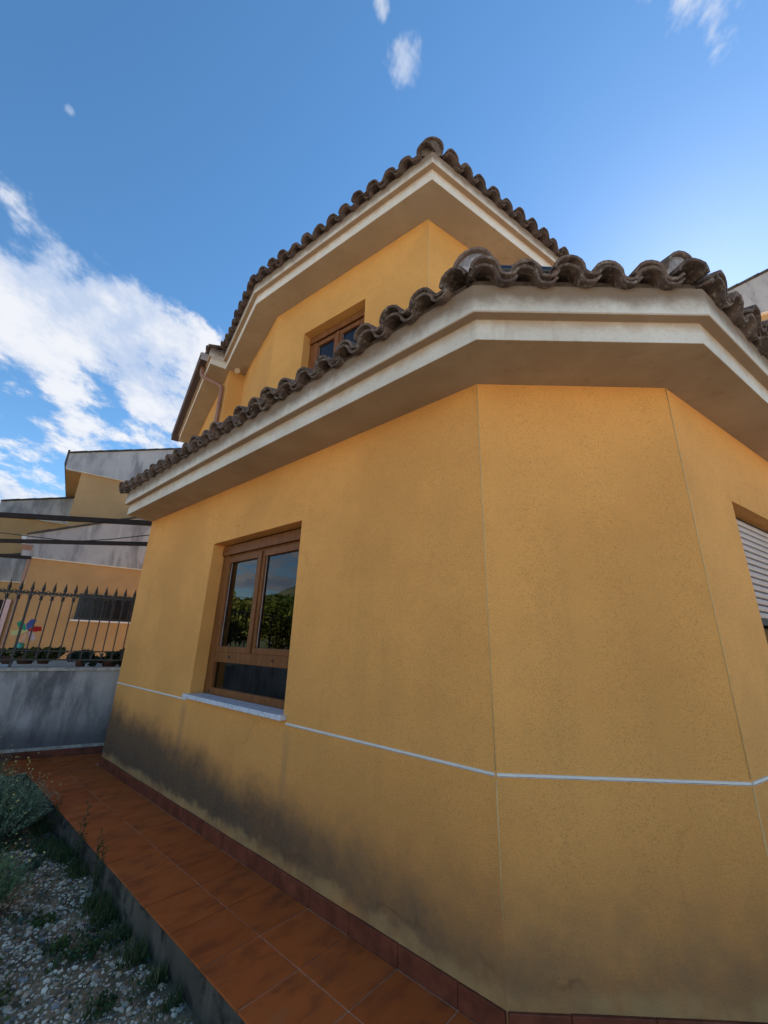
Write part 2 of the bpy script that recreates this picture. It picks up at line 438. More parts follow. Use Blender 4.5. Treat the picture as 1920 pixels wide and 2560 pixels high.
def m_attr(name, rough=.9, attr='tint', trans=0):
    nt, b, out = new_mat(name)
    at = nt.node('ShaderNodeAttribute', attribute_name=attr)
    nt.put(b.inputs['Base Color'], at.outputs['Color']); b.inputs['Roughness'].default_value = rough
    b.inputs['Specular IOR Level'].default_value = .3
    if trans:
        tl = nt.node('ShaderNodeBsdfTranslucent'); nt.put(tl.inputs[0], at.outputs['Color'])
        mx = nt.node('ShaderNodeMixShader'); mx.inputs[0].default_value = trans
        nt.l.new(b.outputs[0], mx.inputs[1]); nt.l.new(tl.outputs[0], mx.inputs[2]); nt.l.new(mx.outputs[0], out.inputs[0])
m_attr('stone_tint'); m_attr('leaf_tint', .75, 'tint', .3)

def tint_mesh(name, vs, fs, cols, mat, smooth=False):
    me = bpy.data.meshes.new(name); me.from_pydata(vs, [], fs); me.materials.append(MAT[mat])
    at = me.color_attributes.new('tint', 'FLOAT_COLOR', 'POINT')
    flat = []
    for c in cols: flat += [c[0], c[1], c[2], 1]
    at.data.foreach_set('color', flat)
    if smooth: me.polygons.foreach_set('use_smooth', [True] * len(fs))
    me.update(); return me

# ------------------------------------------------------------------ ground
GZ = -0.15
g = MB().quad((-400, -400, GZ - .06), (400, -400, GZ - .06), (400, 400, GZ - .06), (-400, 400, GZ - .06)).build('ground', 'ground_earth'); tag(g, kind='structure')
g = MB().prism([(-9, -60), (70, -60), (70, -3.4), (-9, -3.4)], GZ - .2, GZ - .03).build('street', 'street_paving'); tag(g, kind='structure')
# garden bed: gently uneven soil sheet
def soil_z(x, y): return GZ + .022 * mnoise.noise(Vector((x * 1.9, y * 1.9, 0))) + .009 * mnoise.noise(Vector((x * 7, y * 7, 2)))
nx, ny = 90, 84
vs = [(-6 + 9 * i / nx, -3.2 + 8.4 * j / ny) for j in range(ny + 1) for i in range(nx + 1)]
vs = [(x, y, soil_z(x, y)) for x, y in vs]
fs = [(j * (nx + 1) + i, j * (nx + 1) + i + 1, (j + 1) * (nx + 1) + i + 1, (j + 1) * (nx + 1) + i) for j in range(ny) for i in range(nx)]
mbs = MB(); mbs.add(vs, fs, 0, True); g = mbs.build('garden_soil', 'soil'); tag(g, kind='structure')

# ------------------------------------------------------------------ walkway with tiles
def clip(poly, p, nrm):  # keep side where (q-p).nrm >= 0
    o = []
    for i in range(len(poly)):
        a, b_ = poly[i], poly[(i + 1) % len(poly)]
        da, db = (a - p).dot(nrm), (b_ - p).dot(nrm)
        if da >= 0: o.append(a)
        if (da >= 0) != (db >= 0): o.append(a + (b_ - a) * (da / (da - db)))
    return o
WB = Vector((-3.258, 5.472, 0)); DW = D3(-120)          # grey garden wall line, running to the left
NW = outn(DW)                                            # towards the camera
mitA = (NL + NC).normalized(); mitB = (NC + NR).normalized()
sideA = Vector((mitA.y, -mitA.x, 0))
if sideA.dot(DL) < 0: sideA = -sideA
sideB = Vector((mitB.y, -mitB.x, 0))
if sideB.dot(DC) < 0: sideB = -sideB
WW = .585
far = 6.2
wl = []
c1 = isect(A + NL * WW, DL, A, mitA); c2 = isect(B + NC * WW, DC, B, mitB)
e_out = isect(A + NL * WW, DL, WB + NW * .62, DW)
lft = WB + NW * .62 + DW * 2.6
lft_b = WB + DW * 2.6
rt = B - DR * 4 + NR * WW
basepoly = [B - DR * 4 - NR * .2, B - NR * .2, A - NL * .2, C - NL * .2, isect(A - NL * .2, DL, WB, DW), lft_b, lft, e_out, c1, c2, rt]
walk = MB()
n = len(basepoly)
wv_ = [z_(p, GZ - .15) for p in basepoly] + [z_(p, -.011) for p in basepoly]
walk.add(wv_, [tuple(range(n, 2 * n))] + [(i, (i + 1) % n, n + (i + 1) % n, n + i) for i in range(n)])
walk = walk.build('walkway', ['base_concrete']); tag(walk, kind='structure')
# a thin bed of grout shows in the joints
gb = [z_(p, -.0032) for p in basepoly]
MB().add(gb, [tuple(range(n))]).build('grout_bed', 'grout', walk)
def floor_tile(rect, z=0.0, th=.0085):
    if len(rect) < 3: return
    a2 = sum(rect[i].x * rect[(i + 1) % len(rect)].y - rect[(i + 1) % len(rect)].x * rect[i].y for i in range(len(rect)))
    if abs(a2) < .003: return
    zz = z + random.uniform(-.0012, .0012)
    MB().prism([(p.x, p.y) for p in rect], zz - th, zz).build('floor_tile', 'floor_clay', walk, .0015)
J = .0024
endp = WB + NW * .014
for row, (o0, o1) in enumerate(((.014, .303), (.303, .592))):
    for k in range(-3, 19):
        t0 = .2 + .3 * k
        q = [A + DL * (t0 + J) + NL * (o0 + J), A + DL * (t0 + .3 - J) + NL * (o0 + J), A + DL * (t0 + .3 - J) + NL * (o1 - J), A + DL * (t0 + J) + NL * (o1 - J)]
        q = clip(q, A + sideA * .0016, sideA); q = clip(q, endp, NW) if q else q
        floor_tile(q)
    for k in range(-3, 6):
        t0 = -.075 + .3 * k
        q = [A - DC * (t0 + J) + NC * (o0 + J), A - DC * (t0 + .3 - J) + NC * (o0 + J), A - DC * (t0 + .3 - J) + NC * (o1 - J), A - DC * (t0 + J) + NC * (o1 - J)]
        q = clip(q, A - sideA * .0016, -sideA); q = clip(q, B + sideB * .0016, sideB) if q else q
        floor_tile(q)
    for k in range(-2, 8):
        t0 = .3 * k
        q = [B - DR * (t0 + J) + NR * (o0 + J), B - DR * (t0 + .3 - J) + NR * (o0 + J), B - DR * (t0 + .3 - J) + NR * (o1 - J), B - DR * (t0 + J) + NR * (o1 - J)]
        floor_tile(clip(q, B - sideB * .0016, -sideB))
for row, (o0, o1) in enumerate(((.014, .315), (.315, .616))):          # short branch along the grey wall
    for k in range(0, 9):
        t0 = .3 * k
        q = [WB + DW * (t0 + J) + NW * (o0 + J), WB + DW * (t0 + .3 - J) + NW * (o0 + J), WB + DW * (t0 + .3 - J) + NW * (o1 - J), WB + DW * (t0 + J) + NW * (o1 - J)]
        floor_tile(clip(q, A + NL * .5935, NL))
for k in range(15, 19):                                   # the strip behind the house corner
    t0 = .2 + .3 * k
    q = [A + DL * (t0 + J) + NL * (-.285 + J), A + DL * (t0 + .3 - J) + NL * (-.285 + J), A + DL * (t0 + .3 - J) + NL * (.014 - J), A + DL * (t0 + J) + NL * (.014 - J)]
    q = clip(q, C + DL * .003, DL); q = clip(q, endp, NW) if q else q
    floor_tile(q)

# ------------------------------------------------------------------ the yellow house
house = thing('yellow_house', 'yellow rendered house with cream cornices, clay tile roofs and brown windows', 'house', (A.x, A.y, 0))
SOF = 2.726
SU = 5.47
def P(px, py, zrel):
    v = ray(px, py); return v * (zrel / v.z)
A2 = Vector((.358, 3.005, 0)); DU = D3(-53.6); NU = outn(DU)
KW = A2 + DU * 2.33
DF = D3(-33.4); NF = outn(DF)
EW = KW + DF * 1.56
DUR = D3(-122.6); NUR = outn(DUR)
RU = A2 - DUR * 4.6
OW = EW + NF * .235
OE = OW + DF * 3.25

def wall_panel(mb, o, d, t0, t1, z0, z1, hole=None, depth=.12):
    """vertical skin from o+d*t0 to o+d*t1; hole=(a,b,za,zb) with reveals"""
    nrm = outn(d)
    def pt(t, z, out=0): return z_(o + d * t + nrm * out, z)
    def q(ta, tb, za, zb): mb.quad(pt(tb, za), pt(ta, za), pt(ta, zb), pt(tb, zb))
    if not hole: q(t0, t1, z0, z1); return
    a, b_, za, zb = hole
    q(t0, a, z0, z1); q(b_, t1, z0, z1); q(a, b_, z0, za); q(a, b_, zb, z1)
    D_ = -depth
    mb.quad(pt(a, za), pt(a, za, D_), pt(a, zb, D_), pt(a, zb)); mb.quad(pt(b_, za, D_), pt(b_, za), pt(b_, zb), pt(b_, zb, D_))
    mb.quad(pt(a, zb), pt(a, zb, D_), pt(b_, zb, D_), pt(b_, zb)); mb.quad(pt(a, za, D_), pt(a, za), pt(b_, za), pt(b_, za, D_))
lw = MB()
LWIN = (1.487, 2.841, .862, 2.19)
wall_panel(lw, A, DL, 0, 4.63, -.3, SOF + .2, LWIN)
wall_panel(lw, B, DC, 0, 1.05, -.3, SOF + .2)
RWIN_T = (Vector((2.062, 2.243, 0)) - B).dot(-DR)
RWIN = (4.6 - RWIN_T - 1.5, 4.6 - RWIN_T, .862, 2.19)
wall_panel(lw, RE, DR, 0, 4.6, -.3, SOF + .2, RWIN)
DS = D3(-24)
C2 = C + DS * 4.2
bk1 = C2 + D3(50) * 4.5; 
lw.quad(z_(C2, -.3), z_(C, -.3), z_(C, SOF + .2), z_(C2, SOF + .2))
lw.quad(z_(bk1, -.3), z_(C2, -.3), z_(C2, SOF + .2), z_(bk1, SOF + .2))
lw.quad(z_(RE, -.3), z_(bk1, -.3), z_(bk1, SOF + .2), z_(RE, SOF + .2))
lw.build('ground_floor_wall', 'stucco', house)
uw = MB()
wt0 = .784; wt1 = 1.736
UWIN = (wt0, wt1, SU - .58 - 1.15, SU - .575)
UZ = SOF + .05
wall_panel(uw, A2, DU, 0, 2.33, UZ, SU + .2, UWIN, .11)
wall_panel(uw, KW, DF, 0, 1.56, UZ, SU + .2)
uw.quad(z_(OW, UZ), z_(EW, UZ), z_(EW, SU + .2), z_(OW, SU + .2))
wall_panel(uw, OW, DF, 0, 3.25, UZ - .0, SU + .2)
wall_panel(uw, RU, DUR, 0, 4.6, UZ, SU + .2)
OB = OE + D3(56) * 4.0
for a_, b_ in ((OB, OE), (RU, OB)): uw.quad(z_(a_, UZ), z_(b_, UZ), z_(b_, SU + .2), z_(a_, SU + .2))
uw.build('upper_floor_wall', 'stucco_upper', house)
# corner beads and the white string course
bd = MB()
def bead(mb, o, n1_, z0, z1, r=.0026): mb.tube([z_(o + n1_ * .0008, z0), z_(o + n1_ * .0008, z1)], r, 6)
for o_, n_ in ((A, mitA), (B, mitB)):
    b2 = MB(); bead(b2, o_, n_, .34, .803); b2.build('corner_bead', 'bead_cream', house)
    b2 = MB(); bead(b2, o_, n_, .832, SOF); b2.build('corner_bead', 'bead_cream', house)
b2 = MB(); bead(b2, A2, (NU + NUR).normalized(), UZ + .3, SU, .003); b2.build('corner_bead', 'bead_cream', house)
def strip(o, d, t0, t1, z0, z1, out, inn=-.006):
    nn = outn(d); return (o + d * t0 + nn * inn, d * (t1 - t0), nn * (out - inn), z0, z1)
def add_strip(name, mat, o, d, t0, t1, z0, z1, out, inn=-.006, parent=house, bevel=0):
    o_, a_, b_, z0, z1 = strip(o, d, t0, t1, z0, z1, out, inn)
    return MB().box(z_(o_, z0), a_, b_, Zv * (z1 - z0)).build(name, mat, parent, bevel)
for (o_, d_, t0, t1) in ((A, DL, .004, 1.452), (A, DL, 2.876, 4.63), (B, DC, .004, 1.046), (RE, DR, 0, RWIN[0] - .03), (RE, DR, RWIN[1] + .03, 4.596)):
    s_ = add_strip('string_course', 'pvc_white', o_, d_, t0, t1, .810, .8245, .006, bevel=.002)
    nn = outn(d_)
    MB().box(z_(o_ + d_ * t0 + nn * .0062, .8125), d_ * (t1 - t0), nn * .001, Zv * .0022).build('groove', 'mortar_grey', s_)
# skirting tiles
k = 0
def skirt(o, d, t0, t1, parent, h=.080, th=.012):
    add_strip('skirting_tile', 'skirt_clay', o, d, t0 + .0015, t1 - .0015, -.004, h + random.uniform(-.002, .002), th + random.uniform(-.001, .001), -.003, parent, .002)
ts = [-.0] + [.2 + .3 * i for i in range(15)] + [4.63]
for a_, b_ in zip(ts[:-1], ts[1:]): skirt(A, DL, a_ + (0.0 if a_ else .004), b_, house)
ts = [0, .225, .525, .825, 1.05]
for a_, b_ in zip(ts[:-1], ts[1:]): skirt(B, DC, a_, b_, house)
for i in range(6): skirt(B, -DR, .3 * i, .3 * i + .3, house) if False else add_strip('skirting_tile', 'skirt_clay', B - DR * (.3 * i + .3), DR, .0015, .2985, -.004, .080, .012, -.003, house, .002)

# ---- cornices
def offset_line(pts, offs, cut0=None, cut1=None):
    ds = [(pts[i + 1] - pts[i]).normalized() for i in range(len(pts) - 1)]
    out = []
    for i in range(len(pts)):
        if i == 0:
            p = pts[0] + outn(ds[0]) * offs[0]
            if cut0: p = isect(p, ds[0], pts[0], cut0)
        elif i == len(pts) - 1:
            p = pts[-1] + outn(ds[-1]) * offs[-1]
            if cut1: p = isect(p, ds[-1], pts[-1], cut1)
        else:
            p = isect(pts[i] + outn(ds[i - 1]) * offs[i - 1], ds[i - 1], pts[i] + outn(ds[i]) * offs[i], ds[i])
        out.append(p)
    return out
def sweep(mb, pts, offs, prof, cut0=None, cut1=None):
    """prof: list of (scale_of_overhang, extra, z) closed loop"""
    n = len(prof); rows = []
    for (k_, ex, z) in prof:
        rows.append([z_(p, z) for p in offset_line(pts, [o * k_ + ex for o in offs], cut0, cut1)])
    vs = [rows[i][j] for j in range(len(pts)) for i in range(n)]
    fs = []
    for j in range(len(pts) - 1):
        for i in range(n):
            i2 = (i + 1) % n
            fs.append((j * n + i, j * n + i2, (j + 1) * n + i2, (j + 1) * n + i))
    fs.append(tuple(range(n))[::-1]); fs.append(tuple((len(pts) - 1) * n + i for i in range(n)))
    mb.add(vs, fs); return mb
def cornice(pts, offs, z0, h1, h2, pr, cut0=None, cut1=None):
    prof = [(0, -.10, z0), (1, 0, z0), (1, 0, z0 + h1), (1, pr, z0 + h1), (1, pr, z0 + h1 + h2), (0, -.10, z0 + h1 + h2)]
    mb = sweep(MB(), pts, offs, prof, cut0, cut1)
    o = mb.build('cornice', ['cornice_plaster', 'soffit_shaded_plaster'], house)
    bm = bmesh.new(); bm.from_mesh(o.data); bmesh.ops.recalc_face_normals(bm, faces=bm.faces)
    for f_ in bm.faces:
        if f_.normal.z < -.5: f_.material_index = 1  # downward faces take the plaster with shade painted in
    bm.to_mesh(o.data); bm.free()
    md = o.modifiers.new('bevel', 'BEVEL'); md.width = .004; md.segments = 2; md.limit_method = 'ANGLE'; md.angle_limit = R(35)
    return o
LP = [RE, B, A, C]; LO = [.268, .35, .314]
H1, H2, PR = .118, .166, .05
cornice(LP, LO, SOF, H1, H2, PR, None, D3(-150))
UP = [RU, A2, KW, EW]; UO = [.315, .305, .305]
HU1, HU2 = .135, .15
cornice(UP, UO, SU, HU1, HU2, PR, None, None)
BP = [OW, OE]; BO = [.305]
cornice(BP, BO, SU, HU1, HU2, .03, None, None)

# ---- roof tiles
PIT = .197
def s_profile():
    pts = []
    for i in range(9):                                  # crown
        a = math.pi * (1 - i / 8)
        pts.append((-.018 + .076 * math.cos(a), .010 + .064 * math.sin(a)))
    for i in range(1, 6):                               # trough
        a = math.pi * i / 5
        pts.append((.058 + .033 - .033 * math.cos(a), .010 - .017 * math.sin(a) + .004 * i / 5))
    pts.append((.135, .022))
    return pts
PROF = s_profile()
def tile_mesh(name, mat, L=.42, th=.013, taper=.93, jag=.0, prof=None):
    PROF = prof or globals()['PROF']
    nrm = []
    for i in range(len(PROF)):
        a = Vector(PROF[max(i - 1, 0)]); b_ = Vector(PROF[min(i + 1, len(PROF) - 1)]); t = (b_ - a).normalized()
        nrm.append(Vector((-t.y, t.x)))
    vs = []; n = len(PROF); ny_ = 3
    for j in range(ny_):
        y = L * j / (ny_ - 1); s_ = 1 + (taper - 1) * j / (ny_ - 1)
        for i in range(n):
            jj = jag * (random.random() - .5) if j == 0 else 0
            vs.append((PROF[i][0] * s_, y + jj, PROF[i][1] * s_))
        for i in range(n):
            vs.append((PROF[i][0] * s_ - nrm[i].x * th, y, PROF[i][1] * s_ - nrm[i].y * th))
    fs = []; sm = []
    for j in range(ny_ - 1):
        b0, b1 = j * 2 * n, (j + 1) * 2 * n
        for i in range(n - 1):
            fs.append((b0 + i, b0 + i + 1, b1 + i + 1, b1 + i)); sm.append(True)
            fs.append((b0 + n + i + 1, b0 + n + i, b1 + n + i, b1 + n + i + 1)); sm.append(True)
        for i in (0, n - 1):
            q = (b0 + i, b1 + i, b1 + n + i, b0 + n + i); fs.append(q if i == 0 else q[::-1]); sm.append(False)
    for j in (0, ny_ - 1):
        b0 = j * 2 * n
        for i in range(n - 1):
            q = (b0 + i, b0 + n + i, b0 + n + i + 1, b0 + i + 1); fs.append(q if j == 0 else q[::-1]); sm.append(False)
    me = bpy.data.meshes.new(name); me.from_pydata(vs, [], fs); me.materials.append(MAT[mat])
    me.polygons.foreach_set('use_smooth', sm); me.update(); return me
TILES = {mt: [tile_mesh('roof_tile', mt, jag=.006) for _ in range(4)] for mt in ('roof_clay', 'roof_clay_dark')}
CROWN = {mt: tile_mesh('roof_tile', mt, jag=.006, prof=PROF[:9]) for mt in ('roof_clay', 'roof_clay_dark')}
UNDER = {mt: [tile_mesh('under_tile', mt, L=.22, jag=.008) for _ in range(3)] for mt in ('roof_clay', 'roof_clay_dark')}
def barrel(name, mat, L=.40, r0=.110, r1=.092, th=.014, seg=10):
    mb = MB(); vs = []
    for y, r in ((0, r0), (L, r1)):
        for rr in (r, r - th):
            for i in range(seg + 1):
                a = math.pi * (i / seg) * 1.06 - .03 * math.pi
                vs.append((rr * math.cos(a), y, rr * math.sin(a)))
    n = seg + 1; fs = []
    for i in range(seg):
        fs.append((i + 1, i, 2 * n + i, 2 * n + i + 1)); fs.append((n + i, n + i + 1, 3 * n + i + 1, 3 * n + i))
        fs.append((i, i + 1, n + i + 1, n + i)); fs.append((2 * n + i + 1, 2 * n + i, 3 * n + i, 3 * n + i + 1))
    fs.append((0, n, 3 * n, 2 * n)); fs.append((n + seg, seg, 2 * n + seg, 3 * n + seg))
    me = bpy.data.meshes.new(name); me.from_pydata(vs, [], fs); me.materials.append(MAT[mat])
    me.polygons.foreach_set('use_smooth', [True] * len(fs)); me.update(); return me
HIP = {mt: barrel('hip_tile', mt) for mt in ('roof_clay', 'roof_clay_dark')}
def plug_mesh():
    mb = MB(); n = 14
    vs = [(0, -.006, .02)] + [(.100 * math.cos(math.pi * i / n) * (1 + .04 * random.random()), random.uniform(-.004, .006), .100 * math.sin(math.pi * i / n) - .012) for i in range(n + 1)]
    vs += [(.100 * math.cos(math.pi * i / n), .06, .100 * math.sin(math.pi * i / n) - .012) for i in range(n + 1)]
    vs += [(-.10, 0, -.075), (.10, 0, -.075)]
    fs = [(0, 1 + i, 2 + i) for i in range(n)] + [(2 + i, 1 + i, n + 2 + i, n + 3 + i) for i in range(n)]
    k_ = 2 * n + 3
    fs += [(0, n + 1, k_), (0, k_, k_ + 1), (0, k_ + 1, 1)]
    mb.add(vs, fs, 0, True); return {k_: mb.mesh('hip_mortar', k_) for k_ in ('mortar_grey', 'mortar_dark')}
PLUG = plug_mesh()
SLOPE = .30
ca, sa = math.cos(math.atan(SLOPE)), math.sin(math.atan(SLOPE))
def roof(name, pts, offs, bt, mat, courses, pr=PR, cut1=None, depth=1.5, over=.065, tz=.030, skip_under=False, ext=0, phases=None, hz=.125, plug='mortar_grey', hs0=.13, hthr=-.035):
    ov = [o + pr for o in offs]
    slab = MB()
    prof = [(1, pr - .07, bt + .006), (1, pr - depth, bt + .006 + SLOPE * (depth - .07)), (1, pr - depth, bt - .06 + SLOPE * (depth - .07)), (1, pr - .07, bt - .03)]
    sweep(slab, pts, offs, prof, None, cut1)
    rf = slab.build(name, 'mortar_dark', house)
    mm = MB()
    sweep(mm, pts, offs, [(1, pr - .085, bt + .001), (1, pr - .018, bt + .001), (1, pr - .022, bt + .05), (1, pr - .085, bt + .065)], None, cut1)
    mm.build('eave_mortar', 'mortar_dark', rf)
    line = offset_line(pts, [o + over for o in ov], None, cut1)
    n = len(pts) - 1
    for e in range(n):
        d_ = (pts[e + 1] - pts[e]).normalized(); nn = outn(d_)
        L = (line[e + 1] - line[e]).length
        X = -d_; Y = (-nn) * ca + Zv * sa; Zt = X.cross(Y)
        # hip directions at either end (None = free end)
        hips = []
        for (i_, inside) in ((e, e > 0), (e + 1, e < n - 1)):
            if inside:
                k_ = i_; d0 = (pts[k_] - pts[k_ - 1]).normalized(); d1 = (pts[k_ + 1] - pts[k_]).normalized()
                hips.append(-((outn(d0) + outn(d1)).normalized()))
            else: hips.append(None)
        cnt = int(round((L + (ext if e == n - 1 else 0)) / PIT))
        first = PIT * .5 if phases is None or phases[e] is None else phases[e](line)
        if phases is not None and phases[e] is not None: first = first % PIT
        cnt = int((L + (ext if e == n - 1 else 0) - first) / PIT) + 1
        for c in range(cnt):
            for k_ in range(courses[e]):
                t = first + c * PIT
                back = k_ * .345
                pos = line[e] + d_ * t - nn * (back * ca)
                mid = pos - nn * .17
                ok = True
                for hp, corner, sgn in ((hips[0], line[e], 1), (hips[1], line[e + 1], -1)):
                    if hp is not None:
                        q = isect(corner, hp, mid, d_)
                        if (mid - q).dot(d_) * sgn < (hthr if k_ == 0 else .03): ok = False
                if not ok: continue
                z = bt + tz - over * SLOPE + back * sa + k_ * .004
                rx = random.uniform
                M = frameM(z_(pos, z + rx(-.004, .004)) + nn * rx(-.018, .018) + d_ * rx(-.008, .008), X, Y, Zt) @ Matrix.Rotation(rx(-.045, .045), 4, 'Z') @ Matrix.Rotation(rx(-.05, .05), 4, 'Y')
                cutr = hips[0] is not None and (mid - isect(line[e], hips[0], mid, d_)).dot(d_) < .10
                inst('roof_tile', CROWN[mat] if cutr else random.choice(TILES[mat]), M, rf)
                if k_ == 0 and not skip_under and not cutr:
                    M = frameM(z_(pos, z - .026 + rx(-.004, .004)) - nn * (.012 + rx(-.006, .012)) + d_ * rx(-.008, .008), X, Y, Zt) @ Matrix.Rotation(rx(-.04, .04), 4, 'Z')
                    inst('under_tile', random.choice(UNDER[mat]), M, rf)
        # hip caps
        if hips[1] is not None:
            hp = hips[1]; corner = line[e + 1]
            hs = SLOPE * (hp.dot(-nn)); Yh = (hp + Zv * hs).normalized(); Xh = Yh.cross(Zv).normalized(); Zh = Xh.cross(Yh)
            for k_ in range(3):
                s_ = hs0 + k_ * .33
                q = corner + hp * s_
                zq = bt + tz + hz + (s_ - over) * hs + .006 * k_
                inst('hip_tile', HIP[mat], frameM(z_(q, zq), Xh, Yh, Zh), rf)
                if k_ == 0: inst('hip_mortar', PLUG[plug], frameM(z_(q, zq) + Yh * .02, Xh, Yh, Zh), rf)
    return rf, line
lroof, lline = roof('lower_roof', LP, LO, SOF + H1 + H2, 'roof_clay', (2, 3, 3), PR, D3(-150), 1.4, ext=.08, phases=(lambda l: (l[1] - l[0]).length - .11, lambda l: l[1].x - (.441 + .018), lambda l: (A - l[2]).dot(DL) + .065))
uroof, uline = roof('upper_roof', UP, UO, SU + HU1 + HU2, 'roof_clay_dark', (2, 2, 2), PR, None, 2.2, hz=.040, plug='mortar_dark', hs0=.09, hthr=-.035)
broof, bline = roof('wing_roof', BP, BO, SU + HU1 + HU2, 'roof_clay_dark', (2,), .03, None, 2.2, over=.04, skip_under=True)
# roof top closing panel (a low pitched centre)
tp = offset_line(UP, [o + PR - 2.2 for o in UO])
zt = SU + HU1 + HU2 + SLOPE * 2.13
ctr = (A2 + OB) / 2
MB().add([z_(p, zt - .03) for p in (tp[0], tp[1], tp[2], tp[3])] + [z_(OE + NF * .3, zt - .6), z_(OB, zt - .4), z_(RU, zt - .3), z_(ctr, zt + .25)], [(0, 1, 7), (1, 2, 7), (2, 3, 7), (3, 4, 7), (4, 5, 7), (5, 6, 7), (6, 0, 7)]).build('roof_deck', 'roof_clay_dark', house)
# floor slab between storeys keeps the inside dark
MB().add([z_(p, SOF + .18) for p in (RE, B, A, C, C2, bk1)], [(0, 1, 2, 3, 4, 5)]).build('floor_slab', 'void', house)
# verge tiles closing the far end of the lower roof
endp_ = lline[-1]
vx = DL; 
M = frameM(z_(endp_ + DL * .02 + NL * .0, SOF + H1 + H2 + .012), -NL * .3 - DL * .95, (DL * .25 - NL).normalized() * ca + Zv * sa, Zv)
Yv = ((-NL) * ca + Zv * sa).normalized(); Xv = -DL; Zn = Xv.cross(Yv)
for k_ in range(3):
    q = endp_ + DL * .03 + NL * .01 - NL * .33 * k_ * ca
    inst('verge_tile', HIP['roof_clay'], frameM(z_(q, SOF + H1 + H2 + .022 + .33 * k_ * sa), Xv, Yv, Zn) @ Matrix.Rotation(.5, 4, 'Y') @ Matrix.Scale(.72, 4), lroof)
# grey cornice-end block of the wing is the return face of its own cornice; gutter, pipe and lamp follow
gut0 = Vector((-3.035, 5.47, 0)); gut1 = Vector((-4.90, 8.30, 0))
DG = (gut1 - gut0).normalized(); NG = outn(DG)
gz = SU + HU1 + HU2 - .02
gt = MB()
Lg = (gut1 - gut0).length
def gp(t, o, z): return z_(gut0 + DG * t + NG * o, z)
wd, hh = .165, .125
for (o0, o1, z0, z1) in ((-wd, 0, gz - hh, gz - hh + .006), (-.006, 0, gz - hh + .006, gz), (-wd, -wd + .006, gz - hh + .006, gz)):
    gt.box(gp(0, o0, z0), DG * Lg, NG * (o1 - o0), Zv * (z1 - z0))
gut = gt.build('gutter', 'gutter_brown', house)
MB().box(gp(-.004, -wd + .004, gz - hh - .002), DG * -.006, NG * (wd - .002), Zv * (hh + .004)).build('end_cap', 'gutter_lip', gut)
MB().box(gp(Lg + .004, -wd + .004, gz - hh - .002), DG * .006, NG * (wd - .002), Zv * (hh + .004)).build('end_cap', 'gutter_brown', gut)
MB().box(gp(0, .0015, gz - .04), DG * Lg, NG * .014, Zv * .042).build('lip', 'gutter_lip', gut)
pipe = MB()
def zray(px, py, q):
    v = ray(px, py); return CAM_Z + v.z / math.hypot(v.x, v.y) * Vector((q[0], q[1])).length
p0 = gp(.20, -wd * .45, gz - hh + .004); wallp = isect(Vector((0, 0, 0)), Vector((ray(556, 966).x, ray(556, 966).y, 0)).normalized(), OW + NF * .045, DF)
za0 = zray(506, 940, p0); za1 = zray(556, 966, wallp)
pa, pb = z_(p0, za0), z_(wallp, za1); dv_ = (pb - pa).normalized()
pts = [z_(p0, gz - hh + .004), pa + Zv * .05, pa + Zv * .012 + dv_ * .012, pa + dv_ * .05, pb - dv_ * .05, pb - dv_ * .012 - Zv * .012, pb - Zv * .05, z_(wallp, 3.25)]
pipe.tube(pts, .032, 10)
dp = pipe.build('downpipe', 'downpipe_brown', house)
for zb in (4.9, 4.1): MB().tube([z_(wallp, zb - .012), z_(wallp, zb + .012)], .037, 10).build('clip', 'downpipe_brown', dp)
